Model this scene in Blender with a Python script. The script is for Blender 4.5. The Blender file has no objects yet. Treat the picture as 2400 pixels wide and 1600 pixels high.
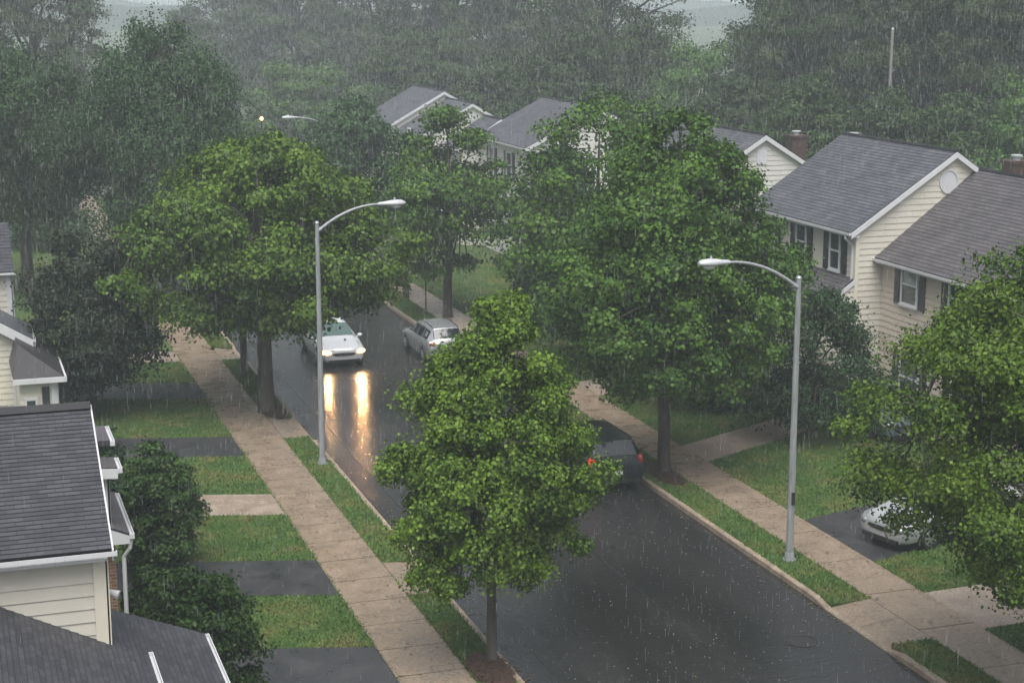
import bpy, math, random
import numpy as np
from mathutils import Vector, Matrix
R = math.radians
rng = np.random.default_rng(7)
random.seed(7)
S = bpy.context.scene
COL = S.collection

# ------------------------------------------------------------------ helpers
def tag(o, label=None, cat=None, group=None, kind=None):
    if label: o['label'] = label
    if cat: o['category'] = cat
    if group: o['group'] = group
    if kind: o['kind'] = kind
    return o

def empty(name, loc=(0, 0, 0), rz=0.0, label=None, cat=None, group=None):
    o = bpy.data.objects.new(name, None)
    o.empty_display_size = .3
    o.location = loc; o.rotation_euler = (0, 0, rz)
    COL.objects.link(o)
    return tag(o, label, cat, group)

def link(name, me, parent=None):
    o = bpy.data.objects.new(name, me)
    COL.objects.link(o)
    if parent: o.parent = parent
    return o

def copy_tree(o, parent=None):
    c = o.copy(); COL.objects.link(c)
    if parent:
        c.parent = parent
    for ch in o.children:
        copy_tree(ch, c)
    return c

class MB:
    def __init__(s): s.v = []; s.f = []; s.uv = []; s.mi = []
    def face(s, pts, uv=None, mi=0):
        b = len(s.v); s.v += [tuple(p) for p in pts]
        s.f.append(tuple(range(b, b + len(pts)))); s.mi.append(mi)
        s.uv += list(uv) if uv else [(0.0, 0.0)] * len(pts)
    def faces(s, pts, fs, mi=0):
        b = len(s.v); s.v += [tuple(p) for p in pts]
        for f in fs:
            s.f.append(tuple(b + i for i in f)); s.mi.append(mi)
            s.uv += [(0.0, 0.0)] * len(f)
    def obox(s, O, A, U, N, a0, a1, u0, u1, n0, n1, mi=0):
        O, A, U, N = Vector(O), Vector(A), Vector(U), Vector(N)
        p = [O + A * a + U * u + N * n for n in (n0, n1) for u in (u0, u1) for a in (a0, a1)]
        s.faces(p, [(0, 2, 3, 1), (4, 5, 7, 6), (0, 1, 5, 4), (2, 6, 7, 3), (0, 4, 6, 2), (1, 3, 7, 5)], mi)
    def box(s, x0, x1, y0, y1, z0, z1, mi=0):
        s.obox((0, 0, 0), (1, 0, 0), (0, 1, 0), (0, 0, 1), x0, x1, y0, y1, z0, z1, mi)
    def tube(s, pts, rad, n=8, cap=True, mi=0):
        pts = [Vector(p) for p in pts]
        if not hasattr(rad, '__len__'): rad = [rad] * len(pts)
        b = len(s.v); ref = None
        for i, p in enumerate(pts):
            d = (pts[min(i + 1, len(pts) - 1)] - pts[max(i - 1, 0)])
            d = d.normalized() if d.length > 1e-9 else Vector((0, 0, 1))
            if ref is None:
                ref = Vector((1, 0, 0)) if abs(d.x) < .9 else Vector((0, 1, 0))
            e1 = (ref - d * ref.dot(d)).normalized(); ref = e1; e2 = d.cross(e1)
            for k in range(n):
                a = 2 * math.pi * k / n
                s.v.append(tuple(p + (e1 * math.cos(a) + e2 * math.sin(a)) * rad[i]))
        for i in range(len(pts) - 1):
            for k in range(n):
                k2 = (k + 1) % n
                s.f.append((b + i * n + k, b + i * n + k2, b + (i + 1) * n + k2, b + (i + 1) * n + k))
                s.mi.append(mi); s.uv += [(0.0, 0.0)] * 4
        if cap:
            s.f.append(tuple(b + k for k in range(n))[::-1]); s.mi.append(mi); s.uv += [(0.0, 0.0)] * n
            s.f.append(tuple(b + (len(pts) - 1) * n + k for k in range(n))); s.mi.append(mi); s.uv += [(0.0, 0.0)] * n
    def rings(s, rings, cap=True, mi=0):
        n = len(rings[0]); b = len(s.v)
        for r in rings: s.v += [tuple(p) for p in r]
        for i in range(len(rings) - 1):
            for k in range(n):
                k2 = (k + 1) % n
                s.f.append((b + i * n + k, b + i * n + k2, b + (i + 1) * n + k2, b + (i + 1) * n + k))
                s.mi.append(mi); s.uv += [(0.0, 0.0)] * 4
        if cap:
            s.f.append(tuple(b + k for k in range(n))[::-1]); s.mi.append(mi); s.uv += [(0.0, 0.0)] * n
            e = b + (len(rings) - 1) * n
            s.f.append(tuple(e + k for k in range(n))); s.mi.append(mi); s.uv += [(0.0, 0.0)] * n
    def lap(s, O, A, U, N, poly, course=.2, lip=.018, mi=0, off=0.0):
        """lapped boards or shingle courses over a convex polygon (a,u)."""
        O, A, U, N = Vector(O), Vector(A).normalized(), Vector(U).normalized(), Vector(N).normalized()
        u0 = min(p[1] for p in poly); u1 = max(p[1] for p in poly)
        z = math.floor(u0 / course) * course
        flip = A.cross(U).dot(N) < 0
        while z < u1 - 1e-6:
            c = clip(clip(poly, z, True), z + course, False)
            if len(c) >= 3:
                def mp(q): return O + A * q[0] + U * q[1] + N * (off + lip * max(0.0, 1 - (q[1] - z) / course))
                pts = [mp(q) for q in c]; uv = list(c)
                if flip: pts = pts[::-1]; uv = uv[::-1]
                s.face(pts, uv, mi)
                lo = max(z, u0)
                bt = sorted([q for q in c if abs(q[1] - lo) < 1e-5])
                if len(bt) >= 2 and bt[-1][0] - bt[0][0] > 1e-4:
                    p, q = bt[0], bt[-1]
                    w = [mp(p), mp(q), mp(q) - N * (lip + .002), mp(p) - N * (lip + .002)]
                    s.face(w if flip else w[::-1], [p, q, q, p], mi)
            z += course
    def build(s, name, mats, parent=None, smooth=False, angle=None):
        me = bpy.data.meshes.new(name)
        me.from_pydata(s.v, [], s.f)
        if not isinstance(mats, (list, tuple)): mats = [mats]
        for m in mats: me.materials.append(m)
        if len(mats) > 1: me.polygons.foreach_set('material_index', s.mi)
        ul = me.uv_layers.new(name='UVMap')
        ul.data.foreach_set('uv', np.array(s.uv, dtype=np.float32).ravel())
        if smooth:
            me.polygons.foreach_set('use_smooth', [True] * len(s.f))
            if angle: me.set_sharp_from_angle(angle=R(angle))
        me.update()
        return link(name, me, parent)

def clip(poly, z, above):
    out = []; n = len(poly)
    for i in range(n):
        p, q = poly[i], poly[(i + 1) % n]
        ip = (p[1] >= z - 1e-9) if above else (p[1] <= z + 1e-9)
        iq = (q[1] >= z - 1e-9) if above else (q[1] <= z + 1e-9)
        if ip: out.append(p)
        if ip != iq:
            t = (z - p[1]) / (q[1] - p[1])
            out.append((p[0] + t * (q[0] - p[0]), z))
    res = []
    for p in out:
        if not res or abs(p[0] - res[-1][0]) + abs(p[1] - res[-1][1]) > 1e-7: res.append(p)
    return res

# ------------------------------------------------------------------ materials
def newmat(name):
    m = bpy.data.materials.new(name); m.use_nodes = True
    nt = m.node_tree; nt.nodes.clear()
    out = nt.nodes.new('ShaderNodeOutputMaterial')
    return m, nt, out
def N(nt, t, **k):
    n = nt.nodes.new(t)
    for a, b in k.items():
        if a in n.inputs: n.inputs[a].default_value = b
        else: setattr(n, a, b)
    return n
def rgba(c): return (c[0], c[1], c[2], 1)
def ramp(nt, stops):
    r = nt.nodes.new('ShaderNodeValToRGB'); e = r.color_ramp.elements
    while len(e) > 1: e.remove(e[-1])
    e[0].position = stops[0][0]; e[0].color = rgba(stops[0][1])
    for p, c in stops[1:]:
        x = e.new(p); x.color = rgba(c)
    return r
def mat(name, c1, c2=None, rough=.5, rough2=None, scale=3.0, spec=.5, metal=0.0, bump=0.0, bscale=40.0, detail=5, bdist=.02, coat=0.0, stretch=None):
    m, nt, out = newmat(name); L = nt.links.new
    b = N(nt, 'ShaderNodeBsdfPrincipled', Roughness=rough, Metallic=metal)
    b.inputs['Specular IOR Level'].default_value = spec
    b.inputs['Base Color'].default_value = rgba(c1)
    b.inputs['Coat Weight'].default_value = coat
    tc = N(nt, 'ShaderNodeTexCoord'); src = tc.outputs['Object']
    if stretch:
        mp = N(nt, 'ShaderNodeMapping'); mp.inputs['Scale'].default_value = stretch
        L(src, mp.inputs[0]); src = mp.outputs[0]
    if c2:
        n = N(nt, 'ShaderNodeTexNoise', Scale=scale, Detail=detail, Roughness=.6); L(src, n.inputs['Vector'])
        r = ramp(nt, [(.3, c1), (.7, c2)]); L(n.outputs['Fac'], r.inputs[0]); L(r.outputs[0], b.inputs['Base Color'])
        if rough2 is not None:
            mr = N(nt, 'ShaderNodeMapRange'); L(n.outputs['Fac'], mr.inputs[0])
            mr.inputs[1].default_value = .35; mr.inputs[2].default_value = .65
            mr.inputs[3].default_value = rough; mr.inputs[4].default_value = rough2
            L(mr.outputs[0], b.inputs['Roughness'])
    if bump:
        n2 = N(nt, 'ShaderNodeTexNoise', Scale=bscale, Detail=3); L(src, n2.inputs['Vector'])
        bp = N(nt, 'ShaderNodeBump', Strength=bump, Distance=bdist); L(n2.outputs['Fac'], bp.inputs['Height']); L(bp.outputs[0], b.inputs['Normal'])
    L(b.outputs[0], out.inputs[0])
    return m

def speckle(m, scale, lo, hi):
    nt = m.node_tree; L = nt.links.new; b = [n for n in nt.nodes if n.type == 'BSDF_PRINCIPLED'][0]
    src = b.inputs['Base Color'].links[0].from_socket
    tc = N(nt, 'ShaderNodeTexCoord'); n = N(nt, 'ShaderNodeTexNoise', Scale=scale, Detail=2); L(tc.outputs['Object'], n.inputs['Vector'])
    r = ramp(nt, [(.35, (lo, lo, lo)), (.65, (hi, hi, hi))]); L(n.outputs['Fac'], r.inputs[0])
    mx = N(nt, 'ShaderNodeMix', data_type='RGBA', blend_type='MULTIPLY'); mx.inputs[0].default_value = 1.0
    L(src, mx.inputs[6]); L(r.outputs[0], mx.inputs[7]); L(mx.outputs[2], b.inputs['Base Color'])

def leafmat(name, dark, light, trans=.17, rough=.5, spec=.22):
    m, nt, out = newmat(name); L = nt.links.new
    at = N(nt, 'ShaderNodeAttribute', attribute_name='tint')
    oi = N(nt, 'ShaderNodeObjectInfo')
    r = ramp(nt, [(0, dark), (1, light)]); L(at.outputs['Fac'], r.inputs[0])
    hs = N(nt, 'ShaderNodeHueSaturation'); L(r.outputs[0], hs.inputs['Color'])
    mr = N(nt, 'ShaderNodeMapRange'); L(oi.outputs['Random'], mr.inputs[0]); mr.inputs[3].default_value = .82; mr.inputs[4].default_value = 1.15
    L(mr.outputs[0], hs.inputs['Value'])
    b = N(nt, 'ShaderNodeBsdfPrincipled', Roughness=rough); b.inputs['Specular IOR Level'].default_value = spec
    t = N(nt, 'ShaderNodeBsdfTranslucent'); mx = N(nt, 'ShaderNodeMixShader'); mx.inputs[0].default_value = trans
    L(hs.outputs[0], b.inputs['Base Color']); L(hs.outputs[0], t.inputs['Color'])
    L(b.outputs[0], mx.inputs[1]); L(t.outputs[0], mx.inputs[2]); L(mx.outputs[0], out.inputs[0])
    return m

def shinglemat(name, c1, c2, mortar, w=.3, h=.14, rough=.55):
    m, nt, out = newmat(name); L = nt.links.new
    tc = N(nt, 'ShaderNodeTexCoord')
    br = N(nt, 'ShaderNodeTexBrick'); L(tc.outputs['UV'], br.inputs['Vector'])
    br.inputs['Scale'].default_value = 1.0; br.inputs['Brick Width'].default_value = w; br.inputs['Row Height'].default_value = h
    br.inputs['Mortar Size'].default_value = .008; br.inputs['Mortar Smooth'].default_value = .3
    br.inputs['Color1'].default_value = rgba(c1); br.inputs['Color2'].default_value = rgba(c2); br.inputs['Mortar'].default_value = rgba(mortar)
    n = N(nt, 'ShaderNodeTexNoise', Scale=1.1, Detail=6, Roughness=.65); L(tc.outputs['Object'], n.inputs['Vector'])
    mx = N(nt, 'ShaderNodeMix', data_type='RGBA', blend_type='MULTIPLY'); mx.inputs[0].default_value = .75
    r = ramp(nt, [(.3, (.62, .62, .64)), (.7, (1.2, 1.18, 1.15))]); L(n.outputs['Fac'], r.inputs[0])
    L(br.outputs['Color'], mx.inputs[6]); L(r.outputs[0], mx.inputs[7])
    b = N(nt, 'ShaderNodeBsdfPrincipled', Roughness=rough); b.inputs['Specular IOR Level'].default_value = .5
    n2 = N(nt, 'ShaderNodeTexNoise', Scale=60, Detail=2); L(tc.outputs['Object'], n2.inputs['Vector'])
    bp = N(nt, 'ShaderNodeBump', Strength=.5, Distance=.01); L(n2.outputs['Fac'], bp.inputs['Height']); L(bp.outputs[0], b.inputs['Normal'])
    L(mx.outputs[2], b.inputs['Base Color']); L(b.outputs[0], out.inputs[0])
    return m

def brickmat(name):
    m, nt, out = newmat(name); L = nt.links.new
    tc = N(nt, 'ShaderNodeTexCoord')
    br = N(nt, 'ShaderNodeTexBrick'); L(tc.outputs['UV'], br.inputs['Vector'])
    br.inputs['Scale'].default_value = 1.0; br.inputs['Brick Width'].default_value = .21; br.inputs['Row Height'].default_value = .075
    br.inputs['Mortar Size'].default_value = .008
    br.inputs['Color1'].default_value = (.17, .075, .045, 1); br.inputs['Color2'].default_value = (.26, .13, .075, 1); br.inputs['Mortar'].default_value = (.3, .26, .22, 1)
    b = N(nt, 'ShaderNodeBsdfPrincipled', Roughness=.6); L(br.outputs['Color'], b.inputs['Base Color'])
    bp = N(nt, 'ShaderNodeBump', Strength=.6, Distance=.01, invert=True); L(br.outputs['Fac'], bp.inputs['Height']); L(bp.outputs[0], b.inputs['Normal'])
    L(b.outputs[0], out.inputs[0]); return m

def roadmat():
    m, nt, out = newmat('wet_asphalt'); L = nt.links.new
    tc = N(nt, 'ShaderNodeTexCoord'); ob = tc.outputs['Object']
    mp = N(nt, 'ShaderNodeMapping'); mp.inputs['Scale'].default_value = (1, .35, 1); L(ob, mp.inputs[0])
    n = N(nt, 'ShaderNodeTexNoise', Scale=.45, Detail=5, Roughness=.6); L(mp.outputs[0], n.inputs['Vector'])
    f = N(nt, 'ShaderNodeTexNoise', Scale=16, Detail=5, Roughness=.75); L(ob, f.inputs['Vector'])
    r = ramp(nt, [(.3, (.012, .012, .013)), (.72, (.027, .026, .026))]); L(n.outputs['Fac'], r.inputs[0])
    r2 = ramp(nt, [(.3, (.55, .55, .55)), (.75, (1.6, 1.6, 1.6))]); L(f.outputs['Fac'], r2.inputs[0])
    mx = N(nt, 'ShaderNodeMix', data_type='RGBA', blend_type='MULTIPLY'); mx.inputs[0].default_value = .8
    L(r.outputs[0], mx.inputs[6]); L(r2.outputs[0], mx.inputs[7])
    b = N(nt, 'ShaderNodeBsdfPrincipled'); L(mx.outputs[2], b.inputs['Base Color']); b.inputs['Specular IOR Level'].default_value = .5
    mr = N(nt, 'ShaderNodeMapRange'); L(n.outputs['Fac'], mr.inputs[0])
    mr.inputs[1].default_value = .36; mr.inputs[2].default_value = .66; mr.inputs[3].default_value = .10; mr.inputs[4].default_value = .32
    L(mr.outputs[0], b.inputs['Roughness'])
    mp2 = N(nt, 'ShaderNodeMapping'); mp2.inputs['Scale'].default_value = (1.3, 5.0, 1); L(ob, mp2.inputs[0])
    rp = N(nt, 'ShaderNodeTexNoise', Scale=1.6, Detail=5, Roughness=.62); L(mp2.outputs[0], rp.inputs['Vector'])
    b1 = N(nt, 'ShaderNodeBump', Strength=.42, Distance=.03); L(rp.outputs['Fac'], b1.inputs['Height'])
    b2 = N(nt, 'ShaderNodeBump', Strength=.45, Distance=.006); L(f.outputs['Fac'], b2.inputs['Height']); L(b1.outputs[0], b2.inputs['Normal'])
    L(b2.outputs[0], b.inputs['Normal']); L(b.outputs[0], out.inputs[0]); return m

def grassmat(name, k=1.0):
    m, nt, out = newmat(name); L = nt.links.new
    tc = N(nt, 'ShaderNodeTexCoord'); ob = tc.outputs['Object']
    n = N(nt, 'ShaderNodeTexNoise', Scale=.8, Detail=7, Roughness=.66); L(ob, n.inputs['Vector'])
    r = ramp(nt, [(.30, tuple(k * c for c in (.032, .075, .016))), (.49, tuple(k * c for c in (.050, .090, .020))), (.58, tuple(k * c for c in (.080, .100, .028))), (.70, tuple(k * c for c in (.105, .088, .040)))])
    L(n.outputs['Fac'], r.inputs[0])
    f = N(nt, 'ShaderNodeTexNoise', Scale=24, Detail=3); L(ob, f.inputs['Vector'])
    r2 = ramp(nt, [(.3, (.6, .6, .6)), (.7, (1.35, 1.35, 1.3))]); L(f.outputs['Fac'], r2.inputs[0])
    mx = N(nt, 'ShaderNodeMix', data_type='RGBA', blend_type='MULTIPLY'); mx.inputs[0].default_value = .8
    L(r.outputs[0], mx.inputs[6]); L(r2.outputs[0], mx.inputs[7])
    b = N(nt, 'ShaderNodeBsdfPrincipled', Roughness=.7); b.inputs['Specular IOR Level'].default_value = .25
    L(mx.outputs[2], b.inputs['Base Color'])
    bp = N(nt, 'ShaderNodeBump', Strength=.8, Distance=.04); L(f.outputs['Fac'], bp.inputs['Height']); L(bp.outputs[0], b.inputs['Normal'])
    L(b.outputs[0], out.inputs[0]); return m

def emit(name, c, s):
    m, nt, out = newmat(name)
    e = N(nt, 'ShaderNodeEmission', Strength=s); e.inputs['Color'].default_value = rgba(c)
    nt.links.new(e.outputs[0], out.inputs[0]); return m

def rainmat():
    m, nt, out = newmat('rain_water'); L = nt.links.new
    t = N(nt, 'ShaderNodeBsdfTransparent'); d = N(nt, 'ShaderNodeBsdfTranslucent'); d.inputs['Color'].default_value = (.85, .88, .9, 1)
    d2 = N(nt, 'ShaderNodeBsdfDiffuse'); d2.inputs['Color'].default_value = (.85, .88, .9, 1)
    a = N(nt, 'ShaderNodeMixShader'); a.inputs[0].default_value = .5; L(d.outputs[0], a.inputs[1]); L(d2.outputs[0], a.inputs[2])
    mx = N(nt, 'ShaderNodeMixShader'); mx.inputs[0].default_value = RAIN_OPACITY
    L(t.outputs[0], mx.inputs[1]); L(a.outputs[0], mx.inputs[2]); L(mx.outputs[0], out.inputs[0]); return m
RAIN_OPACITY = .28

M = {
 'road': roadmat(),
 'concrete': mat('wet_concrete', (.188, .145, .103), (.268, .208, .152), rough=.17, rough2=.5, scale=1.6, detail=9, bump=.35, bscale=70, bdist=.006),
 'kerb': mat('kerb_concrete', (.20, .155, .115), (.36, .29, .22), rough=.35, rough2=.55, scale=2.5, bump=.3, bscale=50, bdist=.006),
 'drive': mat('driveway_asphalt', (.026, .027, .030), (.05, .05, .053), rough=.26, rough2=.45, scale=1.6, bump=.4, bscale=60, bdist=.008),
 'path': mat('path_concrete', (.22, .175, .14), (.33, .27, .215), rough=.30, rough2=.5, scale=1.8, bump=.2, bscale=60, bdist=.005),
 'grass': grassmat('lawn_grass'), 'blade': grassmat('grass_blade', 1.75),
 'soil': mat('mulch', (.035, .018, .012), (.085, .045, .03), rough=.7, scale=9, bump=.9, bscale=30, bdist=.05),
 'litter': mat('fallen_leaf', (.05, .035, .014), (.12, .10, .03), rough=.4, scale=6),
 'terrain': mat('terrain_grass', (.035, .06, .02), (.06, .085, .03), rough=.8, scale=.2),
 'seam': mat('road_seam', (.012, .012, .013), (.03, .03, .03), rough=.3, scale=4),
 'iron': mat('cast_iron', (.03, .03, .032), (.06, .058, .056), rough=.35, scale=20, metal=.5),
 'siding': mat('cream_siding', (.53, .505, .435), (.60, .575, .50), rough=.42, scale=.7, spec=.4),
 'sidingwhite': mat('white_siding', (.55, .545, .51), (.61, .605, .57), rough=.42, scale=.7, spec=.4),
 'sidingtan': mat('tan_siding', (.52, .455, .385), (.585, .52, .445), rough=.42, scale=.7, spec=.4),
 'trim': mat('white_trim', (.52, .53, .55), (.60, .61, .63), rough=.35, scale=2.0),
 'creamtrim': mat('cream_trim', (.60, .57, .47), (.67, .64, .54), rough=.4, scale=2.0),
 'shutter': mat('dark_shutter', (.022, .022, .026), (.04, .036, .04), rough=.4, scale=6),
 'glass': mat('window_glass', (.018, .025, .03), (.06, .085, .085), rough=.06, scale=1.2, spec=.8),
 'blind': mat('window_blind', (.20, .25, .24), (.30, .36, .33), rough=.12, scale=2.0, spec=.7, stretch=(1, 6, 1)),
 'shingle_dark': shinglemat('dark_shingle', (.030, .032, .040), (.056, .058, .070), (.014, .014, .018), .26, .095),
 'shingle_grey': shinglemat('grey_shingle', (.060, .065, .078), (.100, .104, .120), (.03, .03, .036), .3, .15),
 'shingle_brown': shinglemat('brown_grey_shingle', (.066, .062, .068), (.105, .098, .106), (.034, .032, .036), .3, .15),
 'brick': brickmat('red_brick'),
 'chimney': mat('dark_brick', (.045, .026, .022), (.085, .050, .042), rough=.6, scale=12),
 'galv': mat('galvanised_steel', (.25, .265, .28), (.44, .46, .48), rough=.38, scale=4, metal=.35, spec=.5, stretch=(6, 6, .5)),
 'lampgrey': mat('lamp_head_grey', (.38, .40, .42), (.48, .50, .52), rough=.35, scale=6),
 'lens': mat('lamp_lens', (.45, .47, .48), rough=.08, spec=.8),
 'darkmetal': mat('dark_metal', (.04, .042, .045), rough=.4, metal=.5),
 'wood': mat('grey_wood_pole', (.07, .068, .063), (.11, .108, .10), rough=.7, scale=3),
 'bark': mat('wet_bark', (.030, .024, .019), (.075, .062, .050), rough=.6, scale=5, bump=.8, bscale=14, bdist=.05, stretch=(1, 1, .25)),
 'barkgrey': mat('grey_bark', (.05, .046, .04), (.10, .092, .082), rough=.65, scale=5, bump=.8, bscale=14, bdist=.05, stretch=(1, 1, .25)),
 'silver': mat('silver_paint', (.44, .46, .48), rough=.24, metal=.55, coat=.6),
 'palesilver': mat('pale_silver_paint', (.60, .62, .64), rough=.22, metal=.25, coat=.6),
 'whitepaint': mat('white_paint', (.40, .415, .43), rough=.22, metal=.3, coat=.6),
 'darkpaint': mat('dark_paint', (.010, .014, .018), rough=.3, coat=.15, spec=.35),
 'bluepaint': mat('blue_grey_paint', (.12, .15, .19), rough=.25, metal=.3, coat=.6),
 'carglass': mat('car_glass', (.014, .02, .022), rough=.05, spec=.9),
 'carglass_green': mat('green_tinted_glass', (.07, .12, .11), rough=.06, spec=.9),
 'rubber': mat('tyre_rubber', (.016, .016, .017), rough=.6),
 'rim': mat('alloy', (.5, .51, .52), rough=.3, metal=.8),
 'blackplastic': mat('black_plastic', (.015, .015, .016), rough=.45),
 'headglass': mat('headlamp_glass', (.16, .17, .18), rough=.1, spec=.8),
 'redlens': mat('red_lens', (.28, .02, .018), rough=.15, spec=.7),
 'plate': mat('number_plate', (.6, .6, .58), rough=.4),
 'headwarm': emit('warm_headlamp', (1, .50, .20), 2.6),
 'headlit': emit('lit_headlamp', (1, .62, .30), 60.0),
 'redlit': emit('lit_taillamp', (1, .05, .02), .5),
 'porchlit': emit('lit_globe', (1, .52, .22), 2.2),
 'leaf_bright': leafmat('bright_maple_leaf', (.012, .042, .004), (.162, .268, .026)),
 'leaf_mid': leafmat('mid_green_leaf', (.020, .058, .006), (.165, .285, .028)),
 'leaf_green': leafmat('fresh_green_leaf', (.016, .054, .008), (.108, .205, .024)),
 'leaf_dark': leafmat('dark_green_leaf', (.011, .036, .011), (.046, .102, .028)),
 'leaf_purple': leafmat('dusky_leaf', (.007, .013, .007), (.026, .036, .016), trans=.1),
 'leaf_bush': leafmat('shrub_leaf', (.008, .027, .005), (.040, .085, .014), trans=.12),
 'leaf_far': leafmat('far_tree_leaf', (.012, .034, .008), (.056, .098, .022)),
 'leaf_pale': leafmat('pale_green_leaf', (.040, .10, .022), (.115, .22, .045)),
}
M['rain'] = rainmat()
for k_, sc_ in (('concrete', 14), ('path', 14), ('kerb', 12), ('drive', 18)): speckle(M[k_], sc_, .72, 1.2)

# ------------------------------------------------------------------ ground
LK, RK = 10.78, 18.86           # kerb faces
GZ = -.13                        # carriageway level
def plane(name, x0, x1, y0, y1, z, m, kind='structure', nx=1, ny=1):
    mb = MB()
    for i in range(nx):
        for j in range(ny):
            a, b = x0 + (x1 - x0) * i / nx, x0 + (x1 - x0) * (i + 1) / nx
            c, d = y0 + (y1 - y0) * j / ny, y0 + (y1 - y0) * (j + 1) / ny
            mb.face([(a, c, z), (b, c, z), (b, d, z), (a, d, z)])
    o = mb.build(name, m); return tag(o, kind=kind)
plane('ground', -2500, 2500, -400, 2600, -.32, M['terrain'], nx=12, ny=12)
plane('road', LK - .3, RK + .3, -30, 190, GZ, M['road'])
def slab(name, rects, m, z1=0.0, z0=-.30):
    mb = MB()
    for x0, x1, y0, y1 in rects: mb.box(x0, x1, y0, y1, z0, z1)
    return tag(mb.build(name, m), kind='structure')
slab('lawn', [(-90, 8.30, -20, 150), (21.47, 150, -20, 150)], M['grass'])
L_AP = [(36.9, 39.35), (51.95, 54.75), (64.2, 66.6)]
R_AP = [(30.55, 33.2), (57.2, 59.6)]
def gaps(y0, y1, aps):
    out = []; c = y0
    for a, b in aps: out.append((c, a)); c = b
    out.append((c, y1)); return out
slab('verge', [(9.82, LK - .16, a, b) for a, b in gaps(-20, 120, L_AP)] + [(RK + .16, 20.04, a, b) for a, b in gaps(-20, 120, R_AP)], M['grass'], .0)

def pavement(name, x0, x1, y0, y1, step, ph):
    mb = MB(); y = y0 + ph; prev = y0
    r = random.Random(3)
    while prev < y1:
        dz = r.uniform(-.003, .003)
        mb.box(x0, x1, prev + .017, min(y, y1) - .017, -.2, .012 + dz); prev = y; y += step
    o = mb.build(name, M['concrete']); tag(o, kind='structure')
    g = MB(); g.box(x0 + .01, x1 - .01, y0, y1, -.21, -.022)
    g.build('pavement_joint', M['soil'], o)
    return o
pavement('pavement', 8.31, 9.81, -20, 120, 1.52, .55)
pavement('pavement', 20.05, 21.46, -20, 120, 2.35, 1.75)

def kerb(name, xf, s, aps):
    """xf: face towards the road; s=+1 when the kerb body lies at larger x."""
    mb = MB(); ys = []; y = -20.0
    while y < 120:
        ys.append(y); y += .5
    for a, b in aps: ys += [a - .55, a, b, b + .55]
    ys = sorted(set(ys)); rings = []
    for y in ys:
        h = .012
        for a, b in aps:
            if a <= y <= b: h = -.095
            elif a - .55 < y < a: h = min(h, .012 - .107 * (1 - (a - y) / .55))
            elif b < y < b + .55: h = min(h, .012 - .107 * (1 - (y - b) / .55))
        hi = h if h > -.09 else h + .012
        rings.append([(xf, y, -.3), (xf + s * .004, y, h - .025), (xf + s * .025, y, h), (xf + s * .155, y, hi), (xf + s * .155, y, -.3)])
    mb.rings(rings)
    return tag(mb.build(name, M['kerb'], smooth=True, angle=35), kind='structure')
kerb('kerb', LK, -1, L_AP); kerb('kerb', RK, 1, R_AP)

def apron(name, xs, xk, y0, y1, m):
    mb = MB(); n = 6; mid = (y0 + y1) / 2
    for (a, b) in ((y0 + .005, mid - .008), (mid + .008, y1 - .005)):
        for i in range(n):
            t0, t1 = i / n, (i + 1) / n
            f = lambda t: (xs + (xk - xs) * t, .010 - .094 * t ** 1.4)
            (xa, za), (xb, zb) = f(t0), f(t1)
            mb.face([(xa, a, za), (xb, a, zb), (xb, b, zb), (xa, b, za)])
        mb.face([(xs, a, .010), (xk, a, -.084), (xk, a, -.25), (xs, a, -.25)]); mb.face([(xs, b, .010), (xk, b, -.084), (xk, b, -.25), (xs, b, -.25)])
    return tag(mb.build(name, m), kind='structure')
for a, b in L_AP: apron('driveway_apron', 9.825, LK - .158, a, b, M['concrete'])
for a, b in R_AP: apron('driveway_apron', 20.035, RK + .158, a, b, M['concrete'])

LS, RS = .29, .31       # the drives meet the pavement a little askew
def drive(name, side, x_end, y0, y1, m, z=.008, s=None):
    xs = 8.30 if side < 0 else 21.47
    k = LS if side < 0 else RS
    if s is not None: k = s
    sh = abs(x_end - xs) * k
    mb = MB(); n = 5
    for i in range(n):
        t0, t1 = i / n, (i + 1) / n
        xa, xb = xs + (x_end - xs) * t0, xs + (x_end - xs) * t1
        mb.face([(xa, y0 + sh * t0, z), (xb, y0 + sh * t1, z), (xb, y1 + sh * t1, z), (xa, y1 + sh * t0, z)])
    return tag(mb.build(name, m), kind='structure')
L_DR = [(27.5, 34.0, 'drive', 'driveway'), (37.4, 40.05, 'drive', 'driveway'), (44.0, 46.05, 'path', 'path'), (50.2, 52.65, 'drive', 'driveway'), (58.2, 60.65, 'drive', 'driveway'), (64.4, 66.4, 'path', 'path')]
for a, b, m, n in L_DR: drive(n, -1, 3.2, a, b, M[m])
R_DR = [(30.7, 33.15, 'path', 'path', 29.3, .05), (35.5, 39.1, 'drive', 'driveway', 29.2, .28), (45.2, 47.1, 'path', 'path', 27.4, .5), (54.2, 56.4, 'path', 'path', 28.2, .3), (41.8, 44.6, 'drive', 'driveway', 29.3, .3)]
for a, b, m, n, xe, k in R_DR[:4]: drive(n, 1, xe, a, b, M[m], s=k)

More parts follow.
